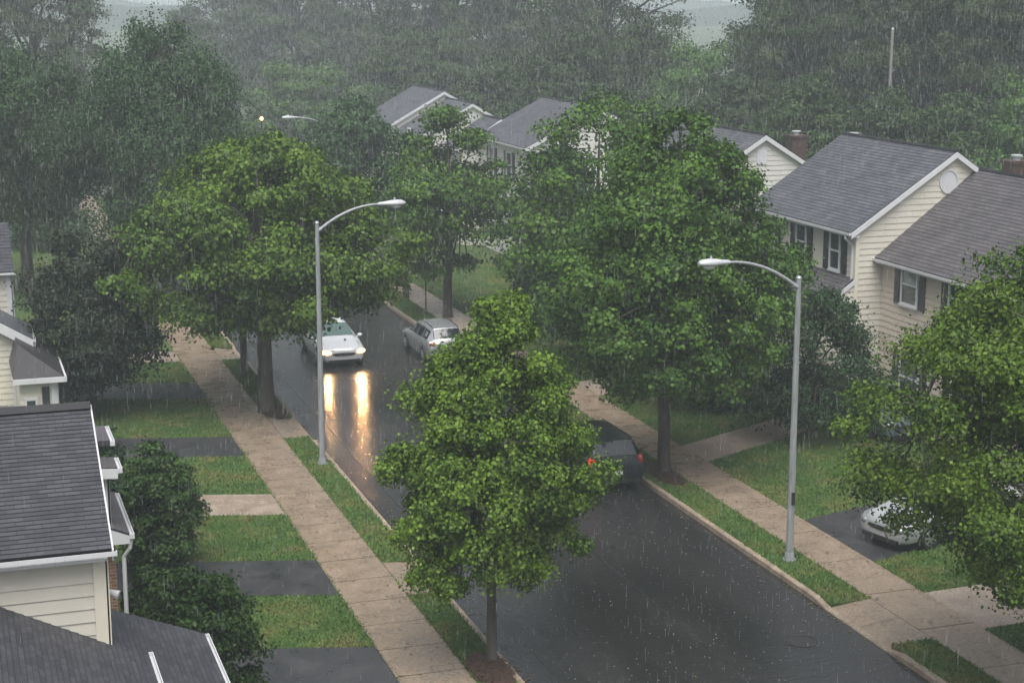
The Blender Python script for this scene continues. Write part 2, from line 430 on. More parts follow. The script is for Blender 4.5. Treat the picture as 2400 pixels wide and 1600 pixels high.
def disc(name, x, y, r, m, z, n=28, jag=.12, dome=0.0):
    mb = MB(); r0 = random.Random(int(x * 100 + y))
    ring = []
    for k in range(n):
        a = 2 * math.pi * k / n; q = r * (1 + r0.uniform(-jag, jag))
        ring.append((x + q * math.cos(a), y + q * math.sin(a), z))
    for k in range(n):
        mb.face([ring[k], ring[(k + 1) % n], (x, y, z + dome)])
    return mb.build(name, m, smooth=True)
def mulch(x, y, rx, ry):
    mb = MB(); r0 = random.Random(int(x * 77 + y)); n = 30; ring = []; mid = []
    for k in range(n):
        a = 2 * math.pi * k / n; q = 1 + r0.uniform(-.14, .14)
        ring.append((x + rx * q * math.cos(a), y + ry * q * math.sin(a), .004)); mid.append((x + rx * .6 * q * math.cos(a), y + ry * .6 * q * math.sin(a), .06 + r0.uniform(-.015, .015)))
    for k in range(n):
        k2 = (k + 1) % n
        mb.face([ring[k], ring[k2], mid[k2], mid[k]]); mb.face([mid[k], mid[k2], (x, y, .09)])
    for i in range(260):
        a = r0.uniform(0, 6.28); q = math.sqrt(r0.random()); px, py = x + rx * q * math.cos(a), y + ry * q * math.sin(a)
        d = r0.uniform(0, 3.14); l = r0.uniform(.04, .10); zz = .09 - .08 * q * q + .012
        e = Vector((math.cos(d), math.sin(d), r0.uniform(-.2, .3))) * l; w = Vector((-math.sin(d), math.cos(d), 0)) * .02
        c = Vector((px, py, zz)); mb.face([c - e - w, c + e - w, c + e + w, c - e + w])
    return tag(mb.build('mulch', M['soil']), kind='stuff')
mulch(10.28, 32.0, .46, 1.0); mulch(10.2, 55.45, .44, .9); mulch(19.62, 44.4, .42, 1.3); mulch(25.6, 53.6, 1.6, .9)

# a long seam in the asphalt and a patch line
sm = MB()
def strip(pts, w, z):
    for (xa, ya), (xb, yb) in zip(pts[:-1], pts[1:]):
        sm.face([(xa - w, ya, z), (xa + w, ya, z), (xb + w, yb, z), (xb - w, yb, z)])
r0 = random.Random(5)
pts = [(15.25 + r0.uniform(-.03, .03), y) for y in np.arange(26, 92, 1.1)]
strip(pts, .028, GZ + .004)
strip([(11.55 + r0.uniform(-.02, .02), y) for y in np.arange(26, 80, 1.3)], .014, GZ + .004)
tag(sm.build('road_seam', M['seam']), kind='structure')
mh = empty('manhole_cover', (17.39, 31.6, GZ), 0, 'round iron manhole cover set in the wet road', 'manhole cover')
r1 = MB(); r1.tube([(0, 0, .003), (0, 0, .010)], .33, 28); r1.build('lid', M['iron'], mh)
r2 = MB()
for k in range(32):
    a, b = 2 * math.pi * k / 32, 2 * math.pi * (k + 1) / 32
    c = lambda r, t, z: (r * math.cos(t), r * math.sin(t), z)
    r2.face([c(.36, a, .006), c(.43, a, .004), c(.43, b, .004), c(.36, b, .006)])
r2.build('frame', M['seam'], mh)

# ------------------------------------------------------------------ grass blades
def blades():
    area = []
    def add(x0, x1, y0, y1, dens): area.append((x0, x1, y0, y1, dens))
    add(4.0, 8.30, 28.5, 66, 620)
    for a, b in gaps(28, 80, L_AP): add(9.83, LK - .17, a, b, 700)
    for a, b in gaps(26, 82, R_AP): add(RK + .17, 20.03, a, b, 700)
    add(21.48, 29.2, 28, 57, 520); add(21.48, 30, 57, 84, 260)
    P = []
    for x0, x1, y0, y1, d in area:
        n = int((x1 - x0) * (y1 - y0) * d)
        x = rng.uniform(x0 - .05, x1 + .05, n); y = rng.uniform(y0 - .05, y1 + .05, n)
        keep = np.ones(n, bool)
        for a, b, m, nm in L_DR:
            yy = y - LS * (8.30 - x); keep &= ~((x < 8.31) & (yy > a) & (yy < b))
        for a, b, m, nm, xe, k in R_DR[:4]:
            yy = y - k * (x - 21.47); keep &= ~((x > 21.4) & (yy > a) & (yy < b) & (x < xe))
        for (cx, cy, rx, ry) in ((10.28, 32.0, .46, 1.0), (10.2, 55.45, .44, .9), (19.62, 44.4, .42, 1.3)):
            keep &= ((x - cx) / rx) ** 2 + ((y - cy) / ry) ** 2 > 1
        P.append(np.stack([x[keep], y[keep]], 1))
    P = np.concatenate(P); n = len(P)
    a = rng.uniform(0, 6.283, n); h = rng.uniform(.035, .085, n); w = rng.uniform(.010, .022, n)
    lean = rng.normal(0, .035, (n, 2))
    v = np.zeros((n, 3, 3), np.float32)
    v[:, 0, 0] = P[:, 0] - np.cos(a) * w; v[:, 0, 1] = P[:, 1] - np.sin(a) * w
    v[:, 1, 0] = P[:, 0] + np.cos(a) * w; v[:, 1, 1] = P[:, 1] + np.sin(a) * w
    v[:, 2, 0] = P[:, 0] + lean[:, 0]; v[:, 2, 1] = P[:, 1] + lean[:, 1]; v[:, 2, 2] = h
    return v
def tri_mesh(name, v, m, k=3):
    n = len(v); me = bpy.data.meshes.new(name)
    me.vertices.add(n * k); me.vertices.foreach_set('co', np.ascontiguousarray(v, np.float32).ravel())
    me.loops.add(n * k); me.loops.foreach_set('vertex_index', np.arange(n * k, dtype=np.int32))
    me.polygons.add(n); me.polygons.foreach_set('loop_start', np.arange(0, n * k, k, dtype=np.int32))
    me.materials.append(m); me.update(calc_edges=True); return me
tag(link('grass', tri_mesh('grass', blades(), M['blade'])), kind='stuff')

def litter():
    r_ = random.Random(21); mb = MB()
    for i in range(620):
        q = r_.random()
        if q < .14: x, y, z = r_.uniform(8.4, 9.75), r_.uniform(29, 64), .022
        elif q < .52: x, y, z = LK + abs(r_.gauss(0, .28)) + .02, r_.uniform(30, 60), GZ + .008
        elif q < .78: x, y, z = RK - abs(r_.gauss(0, .25)) - .02, r_.uniform(26, 60), GZ + .008
        elif q < .9: x, y, z = r_.uniform(20.1, 21.4), r_.uniform(28, 55), .022
        else: x, y, z = r_.uniform(LK, RK), r_.uniform(26, 60), GZ + .008
        a = r_.uniform(0, 6.28); l = r_.uniform(.025, .06); e = Vector((math.cos(a), math.sin(a), 0)) * l; w_ = Vector((-math.sin(a), math.cos(a), 0)) * l * .6; c = Vector((x, y, z))
        mb.face([c - e, c + w_ + Vector((0, 0, .008)), c + e, c - w_ + Vector((0, 0, .006))])
    return tag(mb.build('leaf_litter', M['litter']), kind='stuff')
litter()

# ------------------------------------------------------------------ trees
def leaf_geo(P, Nn, size, g):
    n = len(P)
    Nn = Nn / np.linalg.norm(Nn, axis=1, keepdims=True)
    t = g.normal(size=(n, 3)); t[:, 2] -= .5
    t -= Nn * (t * Nn).sum(1, keepdims=True); t /= np.linalg.norm(t, axis=1, keepdims=True)
    b = np.cross(Nn, t); s = size[:, None]
    v = np.empty((n, 4, 3), np.float32)
    v[:, 0] = P - t * s * .5; v[:, 1] = P + b * s * .42 + Nn * s * .10
    v[:, 2] = P + t * s * .55 - Nn * s * .08; v[:, 3] = P - b * s * .42 + Nn * s * .10
    return v
def leaf_mesh(name, v, tint, m):
    me = tri_mesh(name, v, m, 4)
    at = me.attributes.new('tint', 'FLOAT', 'POINT')
    at.data.foreach_set('value', np.repeat(tint.astype(np.float32), 4)); return me

def tree(name, loc, h, r, base, prof, n_clump, per, leaf, lm, label, cat='tree', group=None, seed=1, trunk_r=.16, bark='bark',
         clump=.30, fork=None, lean=(0, 0), irregular=.22, droop=0.0, up=.6, n_limb=9, parent_rot=0.0):
    g = np.random.default_rng(seed); rr = random.Random(seed)
    root = empty(name, loc, parent_rot, label, cat, group)
    ts = np.linspace(0, 1, len(prof)); ph = g.uniform(0, 6.28, 6)
    def env(t, a):
        f = np.interp(t, ts, prof) * r * (1 - .7 * clump)
        w = 1 + irregular * (.5 * np.sin(2 * a + ph[0] + 3 * t) + .35 * np.sin(3 * a + ph[1] - 5 * t) + .35 * np.sin(5 * a + ph[2] + 7 * t))
        return f * w
    # clump centres
    t = []; 
    while len(t) < n_clump:
        q = g.random()
        if g.random() < (np.interp(q, ts, prof) + .12) / 1.12: t.append(q)
    t = np.array(t); a = g.uniform(0, 6.283, n_clump)
    rho = env(t, a) * (.28 + .72 * g.random(n_clump) ** .45)
    C = np.stack([rho * np.cos(a) + lean[0] * t, rho * np.sin(a) + lean[1] * t, base + t * (h - base)], 1)
    C[:, 2] -= droop * (rho / r) ** 2
    rc = clump * r * g.uniform(.55, 1.25, n_clump) * (.75 + .25 * np.interp(t, ts, prof))
    # trunk and limbs
    mb = MB(); f0 = fork if fork else base + .12 * (h - base)
    tz = [0, .12, f0 * .5, f0, base + .35 * (h - base), base + .62 * (h - base), base + .86 * (h - base)]
    wob = [(0, 0)] * 3 + [(rr.uniform(-.05, .05) * r * .5, rr.uniform(-.05, .05) * r * .5) for _ in range(4)]
    tp = [(wob[i][0] + lean[0] * max(0, (tz[i] - base) / (h - base)), wob[i][1] + lean[1] * max(0, (tz[i] - base) / (h - base)), tz[i]) for i in range(7)]
    trd = [trunk_r * k for k in (1.45, 1.1, .97, .9, .6, .36, .14)]
    mb.tube([(p[0], p[1], p[2] - (.1 if i == 0 else 0)) for i, p in enumerate(tp)], trd, 10)
    def on_trunk(z):
        for i in range(6):
            if tz[i + 1] >= z:
                k = (z - tz[i]) / max(1e-6, tz[i + 1] - tz[i])
                return Vector(tp[i]).lerp(Vector(tp[i + 1]), k), trd[i] + (trd[i + 1] - trd[i]) * k
        return Vector(tp[-1]), trd[-1]
    limbs = []
    for i in range(n_limb):
        k = (i + .5) / n_limb; z0 = f0 + (base + .55 * (h - base) - f0) * k * .95
        p0, r0 = on_trunk(z0); az = i * 2.4 + rr.uniform(-.4, .4)
        tt = min(.95, (z0 - base) / (h - base) + rr.uniform(.22, .4)); tt = max(.12, tt)
        e = float(env(np.array(tt), np.array(az))) * .78
        p3 = Vector((e * math.cos(az) + lean[0] * tt, e * math.sin(az) + lean[1] * tt, base + tt * (h - base) - droop * .4))
        p1 = p0.lerp(p3, .3) + Vector((0, 0, .10 * r)); p2 = p0.lerp(p3, .66) + Vector((0, 0, .12 * r))
        q = r0 * .62; mb.tube([p0, p1, p2, p3], [q, q * .75, q * .5, q * .2], 6)
        limbs += [(p1, q * .55), (p2, q * .4), (p3, q * .2)]
    LV = np.array([l[0] for l in limbs] + [Vector(tp[4]), Vector(tp[5]), Vector(tp[6])])
    LR = [l[1] for l in limbs] + [trd[4] * .4, trd[5] * .4, trd[6] * .5]
    for i in range(n_clump):
        d = np.linalg.norm(LV - C[i], axis=1) + .6 * np.maximum(0, LV[:, 2] - C[i, 2]); j = int(d.argmin())
        pa, pb = Vector(LV[j]), Vector(C[i]); mid = pa.lerp(pb, .5) + Vector((0, 0, .05 * r))
        q = max(.012 * r / 2, min(LR[j], .035 * r / 2)); mb.tube([pa, mid, pb], [q, q * .7, q * .3], 4, cap=False)
    trunk = mb.build('trunk', M[bark], root, smooth=True)
    # leaves
    n = n_clump * per; ci = np.repeat(np.arange(n_clump), per)
    d = g.normal(size=(n, 3)); d /= np.linalg.norm(d, axis=1, keepdims=True)
    d[:, 2] = np.where((d[:, 2] < -.25) & (g.random(n) < .7), -d[:, 2], d[:, 2])
    q = .45 + .55 * g.random(n) ** .7; q = np.where(g.random(n) < .14, q * 1.35, q)
    off = d * q[:, None] * rc[ci][:, None]; off[:, 2] *= up
    lob = 1 + .45 * np.sin(d[:, 0] * 7 + ci) * np.sin(d[:, 1] * 7 + 2 * ci) ; off *= lob[:, None]
    P = C[ci] + off
    P[:, 2] = np.maximum(P[:, 2], .12)
    hor = P.copy(); hor[:, 2] = 0; hor /= (np.linalg.norm(hor, axis=1, keepdims=True) + .3)
    Nn = np.array([0, 0, .40]) + .25 * hor + .85 * d + .6 * g.normal(size=(n, 3))
    size = leaf * g.uniform(.65, 1.3, n)
    ct = g.beta(2.2, 2.2, n_clump)
    tint = np.clip(.50 * ct[ci] + .10 * q + .6 * (g.random(n) - .30), 0, 1)
    crown = link('crown', leaf_mesh('crown', leaf_geo(P, Nn, size, g), tint, M[lm]), root)
    return root

OVAL = [.45, .85, 1, .98, .88, .7, .4, .08]
PYR = [.72, .78, .90, 1.0, .90, .80, .68, .50, .30, .14]
WIDE = [.55, .9, 1, .97, .9, .78, .6, .36]
SPREAD = [.35, .75, .98, 1, .95, .88, .74, .52, .2]
HIGH = [.28, .45, .68, .92, 1, .97, .88, .72, .5, .2]
COLU = [.5, .8, .95, 1, .95, .82, .6, .3]
BUSH = [.85, 1, 1, .96, .88, .74, .52, .22]

tree('maple_tree', (10.45, 32.4, 0), 7.65, 2.38, 2.0, PYR, 240, 620, .075, 'leaf_bright', 'bright green young maple in the mulch bed nearest the camera, hiding the dark parked car', seed=11, lean=(.3, 0), trunk_r=.11, up=.95, irregular=.3, clump=.17, fork=2.2, bark='barkgrey', group='maples along the street')
tree('maple_tree', (9.96, 55.6, 0), 9.1, 4.9, 2.9, SPREAD, 270, 420, .125, 'leaf_mid', 'broad yellow-green maple with a forked trunk on the left verge, behind the tall lamp', seed=12, trunk_r=.27, clump=.15, fork=2.2, n_limb=12, up=.75, irregular=.32, droop=.1, group='maples along the street')
tree('maple_tree', (19.7, 44.5, 0), 10.4, 4.0, 2.4, OVAL, 250, 380, .115, 'leaf_green', 'tall dense green maple on the right verge in front of the row houses', seed=13, lean=(.5, 0), up=.8, irregular=.35, trunk_r=.19, clump=.165, fork=2.6, n_limb=11, group='maples along the street')
tree('maple_tree', (20.5, 26.9, 0), 9.2, 4.6, 2.0, HIGH, 340, 600, .075, 'leaf_bright', 'bright green maple at the right edge whose low leaves hang over the white car', seed=14, trunk_r=.17, clump=.145, fork=2.0, bark='barkgrey', irregular=.3, droop=.5, group='maples along the street')
tree('street_tree', (20.6, 70, 0), 8.8, 3.3, 1.9, OVAL, 110, 260, .15, 'leaf_green', 'oval green tree standing right behind the silver parked wagon', seed=15, trunk_r=.2, clump=.27, fork=2.9, group='trees along the street')
tree('street_tree', (20.1, 75, 0), 7.6, 1.9, 3.0, OVAL, 50, 190, .19, 'leaf_dark', 'slim thin-trunked street tree beyond the tree behind the silver wagon', seed=16, trunk_r=.11, clump=.3, group='trees along the street')
tree('street_tree', (20.3, 86, 0), 9.0, 3.3, 2.2, OVAL, 90, 260, .17, 'leaf_dark', 'dark rounded street tree under the arm of the farthest street lamp', seed=17, trunk_r=.18, clump=.27, group='trees along the street')
tree('street_tree', (10.12, 60.9, 0), 7.0, 2.3, 2.6, OVAL, 55, 190, .19, 'leaf_mid', 'slim dark-trunked tree half hidden behind the broad left maple', seed=18, trunk_r=.125, clump=.28, group='trees along the street')
tree('yard_tree', (22.9, 58, 0), 10.1, 4.1, 1.2, WIDE, 130, 260, .15, 'leaf_green', 'mid green yard tree rising behind the tall maple, left of the white gable', seed=19, trunk_r=.2, clump=.25)
tree('yard_tree', (25.9, 46.9, 0), 4.6, 2.6, .55, BUSH, 110, 260, .10, 'leaf_dark', 'low dark yard tree under the cream house, right of the lit lawn', seed=20, trunk_r=.13, clump=.28)
tree('yard_tree', (24.0, 51.6, 0), 4.8, 2.4, .9, OVAL, 110, 260, .11, 'leaf_dark', 'dark leafy yard tree screening the left windows of the cream house', seed=21, trunk_r=.13, clump=.28)
tree('yard_tree', (24.8, 67.5, 0), 7.4, 3.0, 1.0, OVAL, 90, 260, .15, 'leaf_dark', 'dark yard tree on the back lawn behind the silver wagon', seed=27, trunk_r=.14, clump=.27)
tree('plum_tree', (4.38, 57.2, 0), 5.8, 2.75, .9, WIDE, 140, 260, .11, 'leaf_purple', 'very dark dusky tree beside the left houses, shading the side lawn', seed=22, trunk_r=.14, clump=.27, irregular=.15)
tree('dense_tree', (9.9, 80, 0), 11.9, 4.6, 1.2, COLU, 210, 470, .125, 'leaf_dark', 'big dark green tree with upright tufts left of the far street', seed=23, trunk_r=.3, clump=.22, up=1.5, bark='bark')
tree('dense_tree', (3.6, 82, 0), 10.9, 5.2, 3.6, COLU, 170, 430, .125, 'leaf_dark', 'rounder dark green tree at the left edge, next to the tufted one', seed=24, trunk_r=.28, clump=.24, up=1.1)

tree('shrub', (4.5, 40.6, 0), 3.1, 1.2, .1, BUSH, 95, 260, .085, 'leaf_bush', 'tall glossy shrub beside the walkway by the brick wall', 'shrub', 'foundation shrubs by the left houses', seed=31, trunk_r=.07, clump=.28)
tree('shrub', (4.2, 32.2, 0), 2.85, 1.35, .1, BUSH, 105, 280, .08, 'leaf_bush', 'round dark shrub beyond the porch roof gutter at bottom left', 'shrub', 'foundation shrubs by the left houses', seed=32, trunk_r=.07, clump=.27)
tree('shrub', (3.9, 36.2, 0), 1.5, .9, .1, BUSH, 55, 200, .10, 'leaf_bush', 'low shrub tucked between the two taller ones at the brick corner', 'shrub', 'foundation shrubs by the left houses', seed=33, trunk_r=.06, clump=.3)
for i, (x, y, h, r, lab) in enumerate([
    (24.2, 66.5, 3.6, 2.0, 'dark shrub on the lawn behind the silver wagon, nearest the tree trunk'),
    (26.3, 71.5, 4.2, 2.3, 'tall dark shrub deeper in the lawn behind the silver wagon'),
    (26.8, 62.0, 3.4, 1.9, 'dark shrub at the back of the lawn behind the tall maple'),
    (5.6, 97, 2.6, 3.0, 'wide grey-green shrub past the left houses under the big trees'),
    (1.5, 100, 2.8, 3.0, 'far shrub close to the left houses under the big trees'),
    (24.4, 38.9 + 12.2, .9, .9, 'knee-high shrub in the bark bed beside the back lawn'),
    (3.6, 47.8, 1.9, 1.1, 'small shrub at the wall past the tall glossy one')]):
    tree('shrub', (x, y, 0), h, r, .08, BUSH, 40, 170, .13 if y < 60 else .18, 'leaf_dark', lab, 'shrub', 'shrubs around the lawns', seed=40 + i, trunk_r=.07, clump=.33)

# bigger trees beyond the houses: five grown once, then copied with their parts
protos = {}
def far_tree(kind, x, y, h, r, label, rz=0.0, z=-.3):
    if kind not in protos:
        if kind == 'tall': o = tree('tall_tree', (0, 0, 0), 18, 6.5, 2.0, OVAL, 230, 420, .165, 'leaf_far', 'x', seed=61, trunk_r=.42, clump=.19, irregular=.3, n_limb=14)
        elif kind == 'broad': o = tree('broad_tree', (0, 0, 0), 18, 7.0, 2.5, WIDE, 240, 420, .165, 'leaf_far', 'x', seed=62, trunk_r=.45, clump=.18, irregular=.35, n_limb=14)
        elif kind == 'open': o = tree('open_tree', (0, 0, 0), 18, 7.2, 4.0, WIDE, 190, 340, .16, 'leaf_far', 'x', seed=63, trunk_r=.42, clump=.17, irregular=.4, n_limb=16)
        elif kind == 'mid': o = tree('small_tree', (0, 0, 0), 9, 4.2, .8, OVAL, 110, 360, .16, 'leaf_far', 'x', seed=64, trunk_r=.2, clump=.25)
        elif kind == 'pale': o = tree('pale_tree', (0, 0, 0), 9, 5.0, .8, WIDE, 120, 360, .16, 'leaf_pale', 'x', seed=65, trunk_r=.2, clump=.25)
        protos[kind] = (o, {'tall': (18, 6.5), 'broad': (18, 7), 'open': (18, 7.2), 'mid': (9, 4.2), 'pale': (9, 5)}[kind])
        first = True
    else: first = False
    o, (h0, r0) = protos[kind]
    if not first: o = copy_tree(o)
    o.location = (x, y, z); o.rotation_euler = (0, 0, rz); o.scale = (r / r0, r / r0, h / h0)
    tag(o, label, 'tree', 'trees beyond the houses'); return o
FT = [
 ('broad', 6.9, 130, 17.2, 6.5, 'hazy grey-green tree at the top left corner, behind the dark trees'),
 ('tall', 31.0, 186, 19.5, 7.5, 'faint blue-grey tree right of the gap of misty hills'),
 ('broad', 36.5, 178, 20, 8.5, 'faint misty tree above the pale green tree at the street end'),
 ('tall', 42, 165, 20, 8, 'misty grey tree just left of the far gabled roofs'),
 ('broad', 42.5, 142, 20, 7.6, 'tall grey-green tree directly above the pair of far gabled roofs'),
 ('tall', 51.5, 152, 20.5, 8, 'tall hazy tree set back between the far roofs and the hipped-looking grey roof'),
 ('open', 46.8, 118, 18.6, 7.0, 'open-crowned tree with bare limbs showing, left of the sky gap'),
 ('pale', 26.5, 128, 8.4, 6.0, 'pale green low tree glowing in the mist at the street end'),
 ('mid', 38.2, 116, 9.5, 5.4, 'low hazy tree behind the pair of far gabled roofs'),
 ('mid', 40.6, 108, 11, 5.4, 'mid-height tree behind the grey roof with the long slope'),
 ('mid', 47.0, 112, 12, 5.0, 'mid-height tree below the sky gap'),
 ('pale', 46.8, 101, 10.3, 4.2, 'brighter green tree at the right foot of the sky gap'),
 ('tall', 50.6, 94, 17.2, 5.0, 'tall tree forming the right side of the sky gap'),
 ('broad', 55, 100, 19, 7, 'broad tree above the cream gable with the louvred vent'),
 ('tall', 56, 92, 18.5, 6.5, 'tall tree behind the grey timber pole'),
 ('broad', 58.5, 88, 18.5, 6.4, 'broad tree above the roof of the near cream house'),
 ('tall', 61, 83, 18.5, 6.4, 'tall tree at the top right corner'),
 ('open', 69, 110, 21, 7.2, 'loose tree filling the back row behind the timber pole'),
 ('broad', 64.5, 116, 20, 7.2, 'deep tree in the back row above the white gable'),
 ('mid', 43.2, 80, 9.4, 4.6, 'understorey tree behind the brick chimney'),
 ('mid', 47.0, 78, 9.0, 4.6, 'understorey tree right of the brick chimney, behind the main roof ridge'),
 ('mid', 48.8, 74, 9.0, 4.6, 'understorey tree above the oval vent gable'),
 ('pale', 50.5, 70, 9.6, 4.4, 'lighter understorey tree at the right edge above the near roof'),
 ('mid', 43.0, 88, 9.2, 4.4, 'understorey tree left of the brick chimney, over the white gable'),
 ('tall', 66, 96, 20, 7, 'rear tree peeping between the two tall right-hand trees'),
 ('broad', 37.5, 132, 11, 7, 'hazy tree hugging the ground left of the far gabled roofs'),
 ('tall', 23.5, 172, 11, 6.5, 'misty tree far behind the glowing post lamp'),
 ('mid', 14.6, 118, 8.5, 5.0, 'dim tree closing the end of the street'),
]
for i, (k, x, y, h, r, lab) in enumerate(FT): far_tree(k, x, y, h, r, lab, rz=i * 1.37)

# far wood and hills in the mist
def hill_mesh():
    mb = MB(); pts = []
    xs = np.linspace(-700, 1100, 260)
    def ht(x, k): return 6.2 + 2.6 * math.sin(x * .021 + k) + 1.6 * math.sin(x * .057 + 2 * k) + 1.0 * abs(math.sin(x * .16 + k)) + .5 * math.sin(x * .43)
    for k, y in ((0.4, 640), (1.9, 900)):
        front, top, back = [], [], []
        for x in xs:
            hh = ht(x, k) + (0 if k < 1 else 2.5)
            front.append((x, y - 25, -.5)); top.append((x, y + 3 * math.sin(x * .2), max(2, hh))); back.append((x, y + 30, -.5))
        for i in range(len(xs) - 1):
            mb.face([front[i], front[i + 1], top[i + 1], top[i]]); mb.face([top[i], top[i + 1], back[i + 1], back[i]])
    return mb
tag(hill_mesh().build('hills', M['leaf_far'], smooth=True), kind='structure')

# ------------------------------------------------------------------ street lamps, poles
def street_lamp(loc, side, label, plate=False, h=7.2, pole_r=.085):
    root = empty('street_lamp', loc, 0, label, 'street lamp', 'street lamps')
    p = MB(); p.tube([(0, 0, -.05), (0, 0, 1.5), (0, 0, h * .6), (0, 0, h)], [pole_r * 1.12, pole_r * 1.05, pole_r * .9, pole_r * .72], 14); p.build('pole', M['galv'], root, smooth=True, angle=40)
    b = MB(); b.tube([(0, 0, -.01), (0, 0, .03)], .17, 12); b.tube([(0, 0, .03), (0, 0, .2)], [.135, .11], 12)
    b.build('base', M['galv'], root, smooth=True, angle=40)
    c = MB(); c.tube([(0, 0, h), (0, 0, h + .05)], [.075, .045], 12); c.build('cap', M['galv'], root, smooth=True, angle=40)
    a = MB(); pts = []
    for k in range(11):
        t = k / 10; pts.append((side * (.05 + 1.85 * t), 0, h - .22 + .70 * (1 - (1 - t) ** 2.1)))
    a.tube(pts, [.045 - .012 * k / 10 for k in range(11)], 8); a.tube([(side * .0, 0, h - .235), (side * .14, 0, h - .16)], .06, 8)
    a.build('arm', M['galv'], root, smooth=True, angle=40)
    hz = pts[-1][2]; x0 = 1.85; hd = MB(); rings = []
    for t, w, up, dn in ((0, .04, .04, .04), (.06, .065, .06, .05), (.22, .08, .075, .06), (.36, .14, .10, .07), (.55, .165, .115, .075), (.72, .14, .10, .06), (.82, .07, .05, .03)):
        rings.append([(side * (x0 + t), w * math.cos(q), hz + (up if math.sin(q) > 0 else dn) * math.sin(q)) for q in [2 * math.pi * k / 12 * side for k in range(12)]])
    hd.rings(rings); hd.build('lamp_head', M['lampgrey'], root, smooth=True, angle=50)
    l = MB(); rings = []
    for z, s in ((-.045, 1), (-.10, .9), (-.145, .6), (-.16, .2)):
        rings.append([(side * (x0 + .55) + .17 * s * math.cos(q), .115 * s * math.sin(q), hz + z) for q in [2 * math.pi * k / 12 for k in range(12)]])
    l.rings(rings[::-1]); l.build('lens', M['lens'], root, smooth=True)
    s = MB(); s.tube([(side * (x0 + .5), 0, hz + .10), (side * (x0 + .5), 0, hz + .17)], .03, 8); s.build('photocell', M['lampgrey'], root)
    if plate:
        q = MB(); q.obox((0, 0, 1.62), (1, 0, 0), (0, 0, 1), (0, -1, 0), -.04, .04, -.16, .16, pole_r * .9, pole_r + .035); q.build('access_plate', M['darkmetal'], root)
    return root
street_lamp((10.36, 48.67, 0), 1, 'grey street lamp on the left verge, arm reaching over the road', h=7.3, pole_r=.085)
street_lamp((19.55, 36.31, 0), -1, 'grey street lamp on the right verge with a dark plate low on its pole', plate=True, h=7.15, pole_r=.085)
street_lamp((19.6, 87.5, 0), -1, 'farthest street lamp, only its arm showing above the trees', h=7.0, pole_r=.08)

up_ = empty('utility_pole', (48.0, 80, -.3), 0, 'pale timber utility pole rising among the trees behind the houses', 'utility pole')
p = MB(); p.tube([(0, 0, 0), (0.05, 0, 6), (.1, 0, 12.2)], [.12, .105, .08], 10); p.build('pole', M['wood'], up_, smooth=True)
p = MB(); p.tube([(.1, 0, 12.2), (.1, 0, 12.3)], [.085, .04], 10); p.build('pole_cap', M['galv'], up_)
p = MB()
p.tube([(0, 0, 0), (0, 0, 2.7)], .03, 8)
sp = p.build('sign_post', M['darkmetal']); sp.location = (19.84, 70.8, 0); tag(sp, 'thin dark metal post on the verge just left of the silver wagon', 'post')

pl = empty('post_lamp', (20.3, 112, 0), 0, 'lit warm post lamp glowing in the mist near the end of the street', 'lamp')
p = MB(); p.tube([(0, 0, 0), (0, 0, 5.5)], [.09, .06], 8); p.build('post', M['darkmetal'], pl)
p = MB(); rings = [[(.13 * math.sin(b) * math.cos(a), .13 * math.sin(b) * math.sin(a), 5.64 - .13 * math.cos(b)) for a in [2 * math.pi * k / 12 for k in range(12)]] for b in [.15 + 2.85 * j / 8 for j in range(9)]]
p.rings(rings); p.build('globe', M['porchlit'], pl, smooth=True)
p = MB(); p.tube([(0, 0, 5.77), (0, 0, 5.84)], [.10, .03], 10); p.build('cap', M['darkmetal'], pl)

# ------------------------------------------------------------------ houses
X_, Y_, Z_ = Vector((1, 0, 0)), Vector((0, 1, 0)), Vector((0, 0, 1))
def window(parent, O, A, N_, a0, a1, z0, z1, shut=.36, rail=True, blind=False):
    O, A, N_ = Vector(O), Vector(A), Vector(N_); f = .07
    m = MB()
    m.obox(O, A, Z_, N_, a0, a0 + f, z0, z1, -.05, .075); m.obox(O, A, Z_, N_, a1 - f, a1, z0, z1, -.05, .075)
    m.obox(O, A, Z_, N_, a0 + f, a1 - f, z1 - f, z1, -.05, .073); m.obox(O, A, Z_, N_, a0 - .03, a1 + .03, z0 - .07, z0, -.05, .11)
    zm = (z0 + z1) / 2
    m.obox(O, A, Z_, N_, a0 + f, a1 - f, z0, z0 + .05, -.05, .07)
    if rail: m.obox(O, A, Z_, N_, a0 + f, a1 - f, zm - .03, zm + .03, -.05, .062)
    w = m.build('window', M['trim'], parent)
    for (u0, u1, mt) in ((z0 + .05, zm - .03, 'glass'), (zm + .03, z1 - f, 'blind' if blind else 'glass')):
        g = MB(); q = O + N_ * .036
        pts = [q + A * (a0 + f) + Z_ * u0, q + A * (a1 - f) + Z_ * u0, q + A * (a1 - f) + Z_ * u1, q + A * (a0 + f) + Z_ * u1]
        if A.cross(Z_).dot(N_) < 0: pts = pts[::-1]
        g.face(pts); g.build('pane', M[mt], w)
    if shut:
        for s0 in (a0 - shut - .05, a1 + .05):
            h = MB(); h.obox(O, A, Z_, N_, s0, s0 + shut, z0 - .06, z1 + .02, -.02, .055)
            h.lap(O + N_ * .056, A, Z_, N_, [(s0 + .05, z0 + .02), (s0 + shut - .05, z0 + .02), (s0 + shut - .05, zm - .05), (s0 + .05, zm - .05)], .06, .016)
            h.lap(O + N_ * .056, A, Z_, N_, [(s0 + .05, zm + .05), (s0 + shut - .05, zm + .05), (s0 + shut - .05, z1 - .05), (s0 + .05, z1 - .05)], .06, .016)
            h.build('shutter', M['shutter'], parent)
    return w

